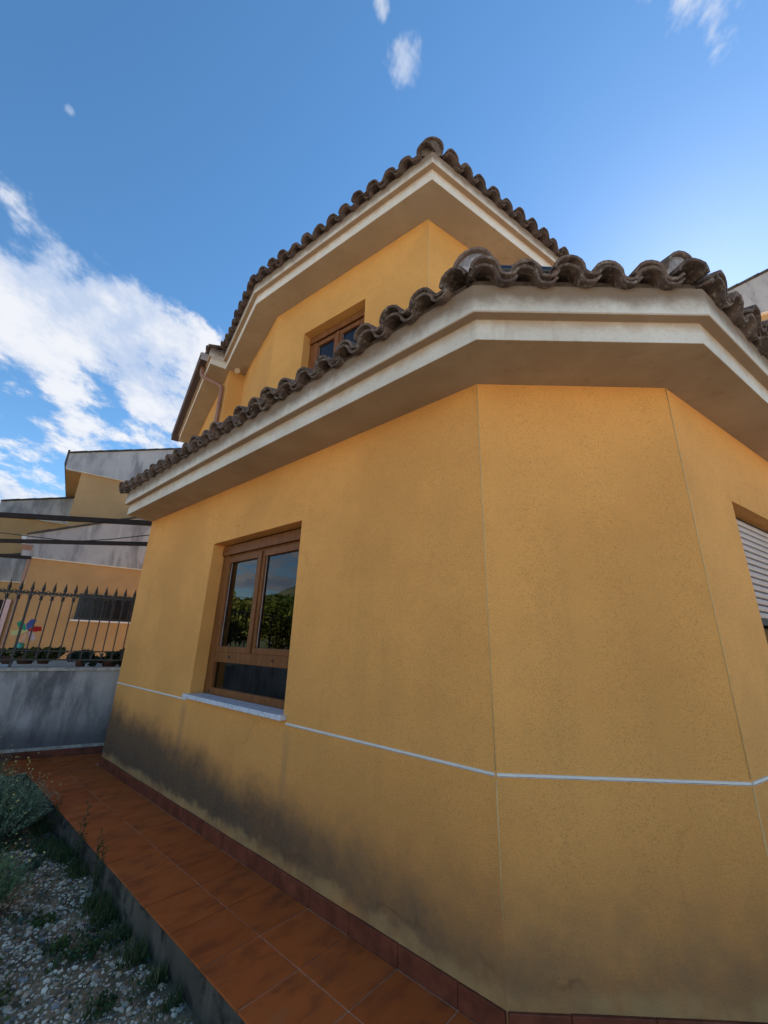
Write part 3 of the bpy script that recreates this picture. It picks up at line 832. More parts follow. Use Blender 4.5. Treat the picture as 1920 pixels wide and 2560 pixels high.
# ---- windows
def window(o, d, hole, depth, upper=False, glass='window_glass'):
    a, b_, za, zb = hole
    W_ = b_ - a; H_ = zb - za
    nn = outn(d)
    orig = o + d * b_ - nn * depth         # left edge seen from outside
    X = -d
    def bx(name, u0, u1, v0, v1, w0, w1, mat, par, bevel=.003):
        return MB().box(z_(orig + X * u0 + nn * w0, za + v0), X * (u1 - u0), nn * (w1 - w0), Zv * (v1 - v0)).build(name, mat, par, bevel)
    win = bx('window', 0, W_, 0, H_, -.12, -.075, 'void', house, 0) if False else None
    fr = MB()
    def fb(u0, u1, v0, v1, w0, w1): fr.box(z_(orig + X * u0 + nn * w0, za + v0), X * (u1 - u0), nn * (w1 - w0), Zv * (v1 - v0))
    fw = .115
    top = H_ - .10
    fb(0, fw, 0, H_, -.06, .0); fb(W_ - fw, W_, 0, H_, -.06, .0); fb(fw, W_ - fw, 0, .06, -.06, -.002)
    fb(fw, W_ - fw, top - .03, H_, -.06, -.012)
    tr0, tr1 = .27, .36
    if not upper: fb(fw, W_ - fw, tr0, tr1, -.06, -.002)
    frame = fr.build('window', 'wood_brown', house, .003)
    # shutter bottom rail hanging at the head
    sr = bx('shutter_rail', .012, W_ - .012, H_ - .105, H_ - .018, .004, .022, 'wood_brown', frame)
    bx('shutter_gap', fw, W_ - fw, H_ - .15, H_ - .106, -.05, -.03, 'rubber', frame, 0)
    for u in (.09, W_ - .09):
        MB().tube([z_(orig + X * u + nn * .022, za + H_ - .06), z_(orig + X * u + nn * .030, za + H_ - .06)], .011, 10).build('stop_knob', 'wood_brown', frame)
    if not upper:
        for u, v in ((.36, .315), (W_ - .36, .315), (.10, .03)):
            MB().tube([z_(orig + X * u - nn * .004, za + v), z_(orig + X * u + nn * .006, za + v)], .010, 10).build('stop_knob', 'rubber', frame)
    sb = .052
    v0 = .06 if upper else tr1; v1 = top - .03
    c_ = W_ / 2
    for (u0, u1) in ((fw - .012, c_ - .006), (c_ + .006, W_ - fw + .012)):
        sm_ = MB()
        def sbx(a0, a1, b0, b1): sm_.box(z_(orig + X * a0 + nn * -.045, za + b0), X * (a1 - a0), nn * .052, Zv * (b1 - b0))
        sbx(u0, u0 + sb, v0 - .006, v1); sbx(u1 - sb, u1, v0 - .006, v1); sbx(u0 + sb, u1 - sb, v0 - .006, v0 + sb - .012); sbx(u0 + sb, u1 - sb, v1 - sb, v1)
        sash = sm_.build('casement', 'wood_brown', frame, .003)
        bx('pane', u0 + sb - .004, u1 - sb + .004, v0 + sb - .014, v1 - sb + .004, -.024, -.018, glass, sash, 0)
        # grey gasket round the pane
        gk = MB()
        gk.box(z_(orig + X * (u0 + sb - .001) + nn * -.017, za + v0 + sb - .012), X * .006, nn * .004, Zv * (v1 - v0 - 2 * sb + .012))
        gk.build('gasket', 'gutter_lip', sash)
    bx('astragal', c_ - .022, c_ + .022, v0, v1, .008, .020, 'wood_brown', frame)
    if not upper:
        bx('lower_pane', fw - .004, W_ - fw + .004, .056, tr0 + .004, -.034, -.028, 'window_glass', frame, 0)
    # dark room behind
    return frame, orig, X, nn
win, worig, wX, wN = window(A, DL, LWIN, .12)
# marble sill
sm = MB().box(z_(A + DL * 1.455 - NL * .118, .836), DL * 1.418, NL * .165, Zv * .032).build('window_sill', 'marble_sill', house, .004)
uwin, *_ = window(A2, DU, UWIN, .11, True, 'dark_pane')
# roof end of the right-hand window: roller shutter half down
a_, b_, za, zb = RWIN
ro = RE + DR * b_ - NR * .10
rwin = MB()
rwin.box(z_(ro - NR * .06, za), -DR * .07, NR * .06, Zv * (zb - za)); rwin.box(z_(ro - DR * 1.43 - NR * .06, za), -DR * .07, NR * .06, Zv * (zb - za)); rwin.box(z_(ro - DR * .07 - NR * .06, za), -DR * 1.36, NR * .055, Zv * .07)
rwin.box(z_(ro - DR * .07 - NR * .06, 1.30), -DR * 1.36, NR * .045, Zv * .09)
rw = rwin.build('window', 'wood_brown', house, .003)
MB().box(z_(ro - DR * .07 - NR * .05, za + .07), -DR * 1.36, NR * .006, Zv * .32).build('pane', 'window_glass', rw)
MB().box(z_(ro - DR * .07 - NR * .05, 1.39), -DR * 1.36, NR * .006, Zv * .8).build('pane', 'window_glass', rw)
nsl = 15
zs0 = 1.535; zs1 = zb - .02
for i in range(nsl):
    h = (zs1 - zs0) / nsl; z0 = zs0 + i * h
    sv = []
    for u in (0.01, 1.49):
        for (o_, zz) in ((.0, z0 + .002), (.010, z0 + .006), (.014, z0 + h * .5), (.010, z0 + h - .007), (0, z0 + h - .003), (-.004, z0 + h * .5)):
            sv.append(z_(ro - DR * u + NR * o_, zz))
    k_ = 6
    MB().add(sv, [tuple(range(6)), tuple(range(6, 12))[::-1]] + [(j, j + 6, (j + 1) % 6 + 6, (j + 1) % 6) for j in range(6)]).build('shutter_slat', 'shutter_pink', rw)
MB().box(z_(ro - DR * .01 + NR * -.006, zs0 + .02), -DR * 1.48, NR * .003, Zv * (zs1 - zs0)).build('shutter_backing', 'void', rw)
MB().box(z_(ro - DR * .01 - NR * .006, zs0 - .04), -DR * 1.48, NR * .022, Zv * .04).build('bottom_rail', 'rubber', rw, .003)
MB().box(z_(RE + DR * (a_ - .03) - NR * .098, .836), DR * 1.56, NR * .145, Zv * .032).build('window_sill', 'marble_sill', house, .004)
# rooms behind the windows: dark linings so that the panes show depth
for (o_, d_, hole) in ((A, DL, LWIN), (RE, DR, RWIN), (A2, DU, UWIN)):
    nn = outn(d_); t0, t1, z0, z1 = hole
    rm = MB(); dpt = 1.2
    q = lambda t, o2, z: z_(o_ + d_ * t - nn * o2, z)
    e_ = .25; i0 = .19
    V8 = [q(t0 - e_, i0, z0 - .3), q(t1 + e_, i0, z0 - .3), q(t1 + e_, dpt, z0 - .3), q(t0 - e_, dpt, z0 - .3), q(t0 - e_, i0, z1 + .3), q(t1 + e_, i0, z1 + .3), q(t1 + e_, dpt, z1 + .3), q(t0 - e_, dpt, z1 + .3)]
    rm.add(V8, [(0, 1, 2, 3), (7, 6, 5, 4), (1, 5, 6, 2), (2, 6, 7, 3), (3, 7, 4, 0)])
    rm.build('room_lining', 'void', house)
# floodlight under the soffit beside the wing
lp = EW + NF * .10 - DF * .10
fl = MB(); fl.tube([z_(lp, SU), z_(lp, SU - .05)], .012, 8)
fl.tube([z_(lp, SU - .06) - DF * .02, z_(lp, SU - .075) - DF * .05 + NF * .03, z_(lp, SU - .10) - DF * .11 + NF * .06], [.028, .035, .045], 12)
fo = fl.build('flood_lamp', 'spot_beige'); tag(fo, 'small beige spotlight under the upper soffit beside the protruding wall strip', 'lamp')
# black conduit lying on the chamfer roof
cy_ = 1.60; cz_ = -.035
bp = MB(); bp.tube([(.47, cy_ + .02, 3.17), (.55, cy_, 3.175), (.75, cy_ - .006, 3.17), (.93, cy_ - .002, 3.17), (1.0, cy_ + .02, 3.16), (1.05, cy_ + .12, 3.17)], .026, 10)
o = bp.build('black_conduit', 'plastic_black'); tag(o, 'black plastic pipe lying on roof behind the eave tiles of the angled corner', 'pipe')

# ------------------------------------------------------------------ grey garden wall + railing
WZ = .945
wl = MB()
wl.box(z_(WB - DW * 1.2 - NW * .18, GZ - .2), DW * 7.5, NW * .18, Zv * (WZ - .04 - GZ + .2))
gw = wl.build('garden_wall', 'grey_render'); tag(gw, 'low grey rendered garden wall, mildew streaked, under the iron railing', 'wall')
MB().box(z_(WB - DW * 1.2 - NW * .205, WZ - .0385), DW * 7.5, NW * .225, Zv * .0385).build('coping', 'coping', gw, .006)
MB().box(z_(WB - DW * .4 + NW * .0005, .075), DW * 3.0, NW * .004, Zv * .035).build('cement_fillet', 'coping', gw)
for i in range(9): add_strip('skirting_tile', 'skirt_clay', WB, DW, .3 * i + .0015, .3 * i + .2985, -.004, .078, .012, .001, gw, .002)
rl = thing('iron_railing', 'black wrought iron railing with spear tips on the grey garden wall', 'railing', tuple(z_(WB - NW * .09, WZ)))
RB = WB - NW * .09
zT, zL1, zL0, zTip = 1.32 + .468, 1.32 - .19, 1.32 - .292, 1.32 + .615
for nm_, z, th in (('top_rail', zT, .022), ('mid_rail', zL1, .010), ('bottom_rail', zL0, .018)):
    MB().box(z_(RB - DW * 1.1 - NW * .010, z - th / 2), DW * 7.2, NW * .020, Zv * th).build(nm_, 'iron_black', rl)
SP = .1075
barm = MB(); barm.box((-.0065, -.0065, zL0 - .009), (.013, 0, 0), (0, .013, 0), (0, 0, zTip - .12 - zL0)); barm = barm.mesh('bar', 'iron_black')
def tip_mesh():
    mb = MB(); 
    def dia(x, z, w_, hu, hd, t=.009):
        vs = [(x - w_, 0, z), (x, -t, z), (x + w_, 0, z), (x, t, z), (x, 0, z + hu), (x, 0, z - hd)]
        mb.add(vs, [(0, 1, 4), (1, 2, 4), (2, 3, 4), (3, 0, 4), (1, 0, 5), (2, 1, 5), (3, 2, 5), (0, 3, 5)])
    dia(0, .055, .015, .075, .06)
    for s_ in (-1, 1):
        mb.add([(0, -.006, .028), (0, .006, .028), (s_ * .024, 0, .034), (s_ * .044, 0, .048), (s_ * .022, 0, .012), (0, 0, .010)], [(0, 2, 5), (1, 5, 2), (0, 1, 2), (2, 3, 4), (2, 4, 5), (3, 2, 4)])
    mb.tube([(0, 0, -.03), (0, 0, -.012)], .012, 8)
    return mb.mesh('spear_tip', 'iron_black')
tipm = tip_mesh()
def arc_mesh():
    mb = MB(); pts = []
    for i in range(11):
        a = R(205) - R(230) * i / 10
        pts.append((.044 * math.cos(a), 0, .044 * math.sin(a)))
    pts = [(pts[0][0] - .012, 0, pts[0][2] - .012)] + pts + [(pts[-1][0] + .012, 0, pts[-1][2] - .012)]
    mb.tube(pts, .0055, 5); return mb.mesh('scroll', 'iron_black')
arcm = arc_mesh()
first = (P(17, 1443, .6) - RB).dot(DW)
rX = -DW; 
tb0 = 1.215 * 1.09
for i in range(-11, 46):
    t = tb0 - .02 - SP * (i - 0) if False else 1.30 - SP * i
    if t < -1.0 or t > 6.0: continue
    base = RB + DW * t
    ab = .006 * math.sin(i * 2.7)
    M = frameM(z_(base, 0), rX, NW, Zv) @ Matrix.Shear('XZ', 4, (0, 0)) if False else frameM(z_(base, 0), rX, NW, Zv)
    b_ = inst('bar', barm, M, rl)
    inst('spear_tip', tipm, frameM(z_(base, zTip - .17), rX, NW, Zv) @ Matrix.Rotation(ab, 4, 'Y') @ Matrix.Scale(1.32, 4), b_)
    inst('scroll', arcm, frameM(z_(base + rX * SP / 2, zT - .053), rX, NW, Zv), rl)
    if t < 2.5: inst('scroll', arcm, frameM(z_(base + rX * SP / 2, (zL0 + zL1) / 2 + .002), rX, NW, Zv), rl)
for t in (1.30 - 2 * SP, 1.30 - 2 * SP + 2.0, 1.30 - 2 * SP + 4.0):
    MB().box(z_(RB + DW * (t + .011) - NW * .011, WZ), DW * -.022, NW * .022, Zv * (zT - WZ)).build('post', 'iron_black', rl)

# ------------------------------------------------------------------ pergola beams behind the wall
pz = CAM_Z + 1.56
pg = thing('pergola', 'dark steel pergola frame of thin beams beyond the railing', 'pergola', (-6.5, 8, GZ))
def azd(az, t, z=1.56): return D3(az) * (z / t)
bms = ((azd(-44.65, .2045), azd(-30.6, .2384)), (azd(-44.0, .158), azd(-30.5, .1918)))
for (l_, r_) in bms:
    dv = (r_ - l_).normalized(); nn = outn(dv); ln = (r_ - l_).length
    MB().box(z_(l_ - dv * 1.6 - nn * .03, pz - .033), dv * (ln + 1.6 + .12), nn * .06, Zv * .064).build('beam', 'steel_dark', pg)
    MB().box(z_(l_ - dv * 1.64 - nn * .03, GZ - .2), dv * .06, nn * .06, Zv * (pz + .03 - GZ + .2)).build('post', 'steel_dark', pg)
l_, r_ = azd(-43.6, .132), azd(-41.15, .1345)
dv = (r_ - l_).normalized(); nn = outn(dv)
MB().box(z_(l_ - dv * 1.8 - nn * .03, pz - .036), dv * ((r_ - l_).length + 1.8), nn * .06, Zv * .07).build('beam', 'steel_dark', pg)
MB().box(z_(r_ - dv * .045 - nn * .022, GZ - .2), dv * .045, nn * .044, Zv * (pz - .036 - GZ + .2)).build('post', 'downpipe_brown', pg)
cb = MB(); c0 = azd(-44.2, .166); c1_ = azd(-38, .172); c2_ = azd(-30.4, .2); cb.tube([z_(c0, pz + .06), z_(c1_, pz + .035), z_((c1_ + c2_) / 2, pz + .05), z_(c2_ * 1.01, pz + .12)], .008, 6)
o = cb.build('overhead_cable', 'rubber'); tag(o, 'thin black cable sagging just above the second pergola beam', 'cable')

# ------------------------------------------------------------------ neighbouring houses
DN = D3(54); NN = Vector((DN.y, -DN.x, 0))                 # facades run away to the right; NN towards viewer
def at(az, dist, tan): return D3(az) * dist + Vector((0, 0, CAM_Z + tan * dist))
def fpt(o, t, z, out=0): return z_(o + DN * t + NN * out, z)
def onplane(o, az, tan):
    dd = D3(az); q = isect(Vector((0, 0, 0)), dd, o, DN); return (q - o).dot(DN), CAM_Z + tan * q.length
def gable_house(name, label, o, L, zb, ped, depth, wall_m='stucco_far', left_over=.3, base=GZ - .2, right_t=None):
    """o: front left wall corner; ped=[(t,z)...] top line of the pediment from left to right; zb: pediment underside"""
    h = thing(name, label, 'house', tuple(z_(o, GZ)))
    BK = -NN
    w_ = MB(); w_.box(z_(o, base), DN * L, BK * depth, Zv * (zb - base)); w_.build('wall', wall_m, h)
    tl = ped[0][0]; tr = ped[-1][0]
    pts = [(tl, zb)] + [(tr, zb)] + [(t, z) for t, z in ped[::-1]]
    n = len(pts); ff = [fpt(o, t, z, .10) for t, z in pts]; fb = [fpt(o, t, z, -.12) for t, z in pts]
    mb = MB(); mb.add(ff + fb, [tuple(range(n)), tuple(range(n, 2 * n))[::-1]] + [(i, n + i, n + (i + 1) % n, (i + 1) % n) for i in range(n)])
    mb.build('pediment', 'pediment_render', h)
    mb = MB(); 
    mb.box(fpt(o, tl + .02, zb - .022, .085), DN * (tr - tl - .02), -NN * .1, Zv * .020); mb.build('edge_trim', 'white_paint', h)
    # roof slab: runs back behind the pediment, with tile courses stepping along the verge
    rb = MB()
    for (t0, z0), (t1, z1) in zip(ped[:-1], ped[1:]):
        k = [fpt(o, t0, z0 - .12, -.125), fpt(o, t1, z1 - .12, -.125), fpt(o, t1, z1 - .12, -depth), fpt(o, t0, z0 - .12, -depth)]
        rb.hexa([k[0], k[1], k[2], k[3]] + [p + Zv * .10 for p in k])
    rf = rb.build('roof', 'far_tile', h)
    for (t0, z0), (t1, z1) in zip(ped[:-1], ped[1:]):
        ln = math.hypot(t1 - t0, z1 - z0); nn_ = max(1, int(ln / .36)); tx, tzz = (t1 - t0) / ln, (z1 - z0) / ln
        for i in range(nn_):
            s0 = i * ln / nn_
            a0 = fpt(o, t0 + tx * s0, z0 + tzz * s0 + .003, .15)
            up = Vector((0, 0, 1)); dirv = (DN * tx + Zv * (tzz + .035)).normalized()
            MB().box(a0, dirv * (ln / nn_ * 1.08), -NN * .26, up * .035).build('verge_tile', 'far_tile', rf)
    return h, BK
# W1: single storey wing with the barred window
o1 = D3(-41.05) * 12.0 + NN * 0
tl_, zl_ = onplane(o1, -41.95, .1745); t2, z2 = onplane(o1, -32.17, .2440)
zbw = CAM_Z + .1358 * 12.0
sl_ = (z2 - zl_) / (t2 - tl_)
h1, BK = gable_house('neighbour_wing', 'low yellow wing with grey triangular gable and dark barred window behind the railing', o1, 5.0, zbw, [(tl_, zl_), (3.6, zl_ + sl_ * (3.6 - tl_)), (7, zl_)], 4.0)
wa, wzt = onplane(o1, -36.1, .0769); wb_, wzb = onplane(o1, -30.2, .0277)
wn = MB(); 
wn.box(fpt(o1, wa, wzb, .004), DN * (wb_ - wa), NN * .03, Zv * (wzt - wzb)); wnd = wn.build('window', 'plastic_black', h1)
MB().box(fpt(o1, wa + .06, wzb + .06, .036), DN * (wb_ - wa - .12), NN * .006, Zv * (wzt - wzb - .12)).build('pane', 'dark_pane', wnd)
for i in range(9):
    MB().box(fpt(o1, wa + .10 + i * .155, wzb + .02, .06), DN * .016, NN * .016, Zv * (wzt - wzb - .04)).build('bar', 'iron_black', wnd)
MB().box(fpt(o1, wa - .06, wzb - .035, .001), DN * (wb_ - wa + .12), NN * .09, Zv * .033).build('window_sill', 'white_paint', h1)
# rain hopper and corbel at the gable foot
hp = MB(); q = fpt(o1, tl_ - .10, zbw + .25, .02); hp.hexa([q + DN * .05, q + DN * .2, q + DN * .2 - NN * .15, q + DN * .05 - NN * .15] + [p + Zv * .22 for p in (q + DN * 0, q + DN * .25, q + DN * .25 - NN * .2, q - NN * .2)]); hp.build('corbel', 'white_paint', h1)
hp = MB(); q = fpt(o1, tl_ + .06, zbw + .0, .03); hp.hexa([q - DN * .06 + NN * .05, q + DN * .06 + NN * .05, q + DN * .06 - NN * .07, q - DN * .06 - NN * .07] + [p + Zv * .25 for p in (q - DN * .1 + NN * .09, q + DN * .1 + NN * .09, q + DN * .1 - NN * .1, q - DN * .1 - NN * .1)]); hp.build('rain_hopper', 'downpipe_brown', h1)
# porch to the left
oP = D3(-47.5) * 13.3
tP, zP = onplane(oP, -41.4, .135)
h0, _ = gable_house('neighbour_porch', 'grey banded porch beside the low yellow wing at the left edge', oP, tP + 1.0, CAM_Z + .088 * 13.2, [(-1.0, CAM_Z + .10 * 13.2), (tP + 1.0, CAM_Z + .152 * 13.2)], 2.5)
dk, dkz = onplane(oP, -42.2, .055)
dr_ = MB().box(fpt(oP, dk - 1.3, GZ, .004), DN * 1.3, NN * .03, Zv * (dkz - GZ)).build('door', 'steel_dark', h0)
MB().box(fpt(oP, dk, GZ, .006), DN * .13, NN * .05, Zv * (dkz - GZ + .02)).build('door_jamb', 'foil_pink', h0)
# H1: two storey block
oH = D3(-38.95) * 14.0
tA, zA = onplane(oH, -40.5, .352); tB, zB = onplane(oH, -29.5, .4215)
zbH = CAM_Z + .3205 * 14.0; sH = (zB - zA) / (tB - tA)
h2, _ = gable_house('neighbour_tall_house', 'tall yellow house with pale grey gable behind the eave end of the tiles', oH, 6.0, zbH, [(tA, zA), (4.2, zA + sH * (4.2 - tA)), (8, zA)], 6.0)
MB().box(z_(oH + DN * tA - NN * .13, zbH + .0), DN * (-tA + .02), -NN * 4.4, Zv * .10).build('eave', 'stucco_far', h2)
MB().box(z_(oH + DN * (tA - .05) + NN * .10, zbH + .12), DN * .05, -NN * 4.6, Zv * (zA - zbH - .02)).build('gutter', 'far_tile', h2)
# H3 further left / behind
oT = D3(-45.6) * 17.0
ta, za_ = onplane(oT, -44.75, .2285); tb_, zb_ = onplane(oT, -39.0, .268)
h3, _ = gable_house('neighbour_far_house', 'far yellow house with stained grey gable left of the tall house', oT + DN * .0, 6.5, CAM_Z + .208 * 16.8, [(ta - .02, za_), (tb_ + .6, zb_ + .06), (tb_ + 3, zb_ - .6)], 5.0)
oQ = D3(-49.5) * 21
h4, _ = gable_house('neighbour_end_house', 'furthest grey gabled house, mostly out of view at the left edge', oQ, 2.55, CAM_Z + .125 * 20, [(-1, CAM_Z + .15 * 20), (2.75, CAM_Z + .196 * 20)], 4)
# house to the right, seen over the tiles
oN = D3(47.2) * 10.5
DNN = D3(118)
DN_s, NN_s = DN, NN
DN = DNN; NN = Vector((-DNN.y, DNN.x, 0)) * -1
if NN.dot(-oN) < 0: NN = -NN
def tz_(az, tan):
    q = isect(Vector((0, 0, 0)), D3(az), oN, DN); return (q - oN).dot(DN), CAM_Z + tan * q.length
t_a, z_a = tz_(47.6, .742); t_b, z_b = tz_(51.3, .748)
_, zb5 = tz_(49.5, .660)
gable_house('right_neighbour_house', 'grey gabled house just visible past the tiles at the right edge', oN, 5.0, zb5, [(t_a - .35, z_a - .08), (t_b + 1.2, z_b + .35), (t_b + 4, z_b - .4)], 4.0, 'stucco_far')
DN, NN = DN_s, NN_s

# ------------------------------------------------------------------ plants
def leaf_cloud(vs, fs, cols, c, n, r, size, col, flat=1.0, up=.3):
    for _ in range(n):
        while True:
            v = Vector((random.uniform(-1, 1), random.uniform(-1, 1), random.uniform(-1, 1)))
            if .25 < v.length < 1: break
        p = Vector((c[0] + v.x * r[0], c[1] + v.y * r[1], c[2] + v.z * r[2]))
        a = Vector((random.gauss(0, 1), random.gauss(0, 1), random.gauss(0, 1) + up)).normalized()
        b_ = a.cross(Vector((random.gauss(0, 1), random.gauss(0, 1), random.gauss(0, 1)))).normalized()
        s_ = size * random.uniform(.6, 1.4); k = len(vs)
        vs += [p - a * s_, p + b_ * s_ * .4 * flat, p + a * s_, p - b_ * s_ * .4 * flat]
        fs.append((k, k + 1, k + 2, k + 3))
        q = random.uniform(.55, 1.45); cc = (col[0] * q * random.uniform(.85, 1.15), col[1] * q, col[2] * q * random.uniform(.8, 1.2)); cols += [cc] * 4
def blade(vs, fs, cols, p, h, lean, wdt, col):
    k = len(vs); az = random.uniform(0, 6.283); l = Vector((math.cos(az), math.sin(az), 0)) * lean; s_ = Vector((-math.sin(az), math.cos(az), 0)) * wdt
    p = Vector(p); m1 = p + l * .35 + Zv * h * .6; t_ = p + l + Zv * h
    vs += [p - s_, p + s_, m1 + s_ * .7, m1 - s_ * .7, t_]; fs += [(k, k + 1, k + 2, k + 3), (k + 3, k + 2, k + 4)]
    q = random.uniform(.6, 1.4); cols += [tuple(c * q for c in col)] * 5
# trees: trunk with limbs and a leafy crown (beyond the railing; they show in the window panes)
def tree(loc, h, rad, label, seed):
    random.seed(seed)
    t = thing('garden_tree', label, 'tree', loc, 'trees beyond the railing')
    L0 = Vector(loc); tr = MB(); top = L0 + Vector((random.uniform(-.3, .3), random.uniform(-.3, .3), h * .62))
    tr.tube([L0, L0.lerp(top, .5) + Vector((.1, .05, 0)), top], [.16, .12, .06], 8)
    vs, fs, cols = [], [], []
    for i in range(9):
        a = i * 2.4; e = top + Vector((math.cos(a), math.sin(a), random.uniform(-.1, .6))) * rad * random.uniform(.4, .75)
        tr.tube([L0.lerp(top, random.uniform(.5, .9)), e], [.05, .015], 6)
        leaf_cloud(vs, fs, cols, e, 420, (rad * .48, rad * .48, rad * .40), .11, random.choice(((.12, .15, .02), (.075, .115, .02), (.15, .16, .03))))
    tr.build('trunk', 'bark', t)
    o = bpy.data.objects.new('crown', tint_mesh('crown', vs, fs, cols, 'leaf_tint')); link(o, t)
tlab = ['yellow green tree beyond the railing, reflected in the ground floor window', 'second yellow green tree beyond the railing, nearest the street', 'broad tree beyond the railing, farthest from the street', 'tall tree behind the other trees beyond the railing']
for i, (x, y, h, r_) in enumerate(((-13.5, 4.4, 3.3, 1.7), (-13.0, 1.6, 3.2, 1.6), (-15.0, 7.0, 3.5, 1.9), (-18, 4.6, 4.4, 2.2))):
    tree((x, y, GZ - .06), h, r_, tlab[i], 40 + i)
random.seed(11)
hl = MB(); nxh = 24
vs = []; 
for i in range(nxh + 1):
    a = -70 - 60 * i / nxh
    for k_, (rr, hz) in enumerate(((60, -1), (85, 9), (120, 15), (160, 12))):
        q = D3(a) * rr; vs.append((q.x, q.y, hz * (1 + .25 * math.sin(i * .9 + k_)) if hz > 0 else -1))
fs = [(i * 4 + k_, i * 4 + k_ + 1, (i + 1) * 4 + k_ + 1, (i + 1) * 4 + k_) for i in range(nxh) for k_ in range(3)]
hl.add(vs, fs, 0, True); o = hl.build('hill', 'hill_scrub'); tag(o, kind='structure')

# santolina mounds
def santolina(loc, r, h, nst, label, nfl, seed, col=(.24, .32, .20)):
    random.seed(seed)
    t = thing('cotton_lavender', label, 'shrub', loc, 'flowering grey green shrubs in the gravel bed')
    vs, fs, cols = [], [], []; fl = MB(); stk = MB(); L0 = Vector(loc)
    for i in range(nst):
        a = random.uniform(0, 6.283); e = random.random() ** .7
        hd = Vector((math.cos(a), math.sin(a), 0)); tipz = h * (1.05 - .55 * e * e) * random.uniform(.75, 1.1)
        p0 = L0 + hd * r * .25 * e; p1 = L0 + hd * r * e * random.uniform(.75, 1.05) + Zv * tipz
        pm = (p0 + p1) / 2 + hd * r * .12
        nleaf = 15
        for k in range(nleaf):
            f = .25 + .75 * k / nleaf
            q = (p0 * (1 - f) + pm * f) * (1 - f) + (pm * (1 - f) + p1 * f) * f
            for _ in range(2):
                dr = Vector((random.gauss(0, 1), random.gauss(0, 1), random.gauss(.8, .6))).normalized() * random.uniform(.018, .034)
                sw = dr.cross(Vector((random.gauss(0, 1), random.gauss(0, 1), random.gauss(0, 1)))).normalized() * .0028
                b0 = len(vs); vs += [q - sw, q + sw, q + dr]; fs.append((b0, b0 + 1, b0 + 2))
                w_ = (.45 + .75 * f) * random.uniform(.7, 1.3); cols += [(col[0] * w_, col[1] * w_, col[2] * w_)] * 3
        b0 = len(vs); s_ = hd.cross(Zv) * .002
        vs += [p0 - s_, p0 + s_, pm + s_, pm - s_, p1]; fs += [(b0, b0 + 1, b0 + 2, b0 + 3), (b0 + 3, b0 + 2, b0 + 4)]; cols += [(.07, .07, .04)] * 5
        if i < nfl:
            hgt = random.uniform(.05, .12); top = p1 + Zv * hgt + hd * .02
            b0 = len(vs); s_ = hd.cross(Zv) * .0016; vs += [p1 - s_, p1 + s_, top]; fs.append((b0, b0 + 1, b0 + 2)); cols += [(.13, .15, .05)] * 3
            rr = random.uniform(.0045, .0075); fl.tube([top - Zv * rr * .5, top + Zv * rr * .3, top + Zv * rr], [rr * .6, rr, rr * .45], 7)
    o = bpy.data.objects.new('foliage', tint_mesh('foliage', vs, fs, cols, 'leaf_tint')); link(o, t)
    f_ = fl.build('flower_heads', 'flower_yellow', t); f_['kind'] = 'stuff'
m_simple('flower_yellow', (.50, .43, .13), .8, .3, 60)
santolina((-2.86, 3.62, GZ), .42, .42, 420, 'grey green shrub with pale yellow button flowers leaning over the walkway', 60, 21)
santolina((-2.22, 2.78, GZ), .30, .27, 300, 'smaller flowering shrub nearer the camera, in front of the larger one', 40, 22, (.20, .28, .13))
santolina((-3.75, 4.25, GZ), .45, .50, 320, 'flowering shrub at the left edge against the grey wall', 30, 23, (.21, .25, .16))

# tall weeds rooted along the walkway edge
def weed(loc, h, n, label, seed):
    random.seed(seed); t = thing('tall_weed', label, 'weed', loc, 'tall weeds along the walkway edge')
    st = MB(); vs, fs, cols = [], [], []; L0 = Vector(loc)
    for i in range(n):
        a = random.uniform(0, 6.283); ln = Vector((math.cos(a), math.sin(a), 0)) * random.uniform(.01, .05); hh = h * random.uniform(.6, 1) if i else h
        pts = [L0 + ln * .2, L0 + ln * .6 + Zv * hh * .5, L0 + ln + Zv * hh]; st.tube(pts, [.0028, .0022, .001], 5)
        for k in range(16):
            f = .15 + .85 * k / 16; q = L0 + ln * f + Zv * hh * f
            dr = Vector((random.gauss(0, 1), random.gauss(0, 1), 1.1)).normalized() * random.uniform(.022, .045); sw = dr.cross(Vector((random.gauss(0, 1), random.gauss(0, 1), 0))).normalized() * .005
            b0 = len(vs); vs += [q, q + dr * .5 + sw, q + dr, q + dr * .5 - sw]; fs.append((b0, b0 + 1, b0 + 2, b0 + 3)); cols += [(.05 * random.uniform(.7, 1.4), .07, .022)] * 4
    st.build('stems', 'weed_stem', t); o = bpy.data.objects.new('leaves', tint_mesh('leaves', vs, fs, cols, 'leaf_tint')); link(o, t)
m_simple('weed_stem', (.055, .07, .025), .8, .2, 30)
for i, (px, py, h, n, lb) in enumerate(((252, 2150, .36, 3, 'thin tall weed rising over the tile edge, the farther of the pair'), (300, 2215, .33, 4, 'leafy tall weed rising over the tile edge, the nearer of the pair'), (172, 2080, .27, 2, 'short dark weed against the walkway edge next to the shrubs'))):
    q = P(px, py, GZ - CAM_Z); tt = (q - A).dot(DL); q = A + DL * tt + NL * (WW + .035)
    weed((q.x, q.y, GZ), h, n, lb, 60 + i)

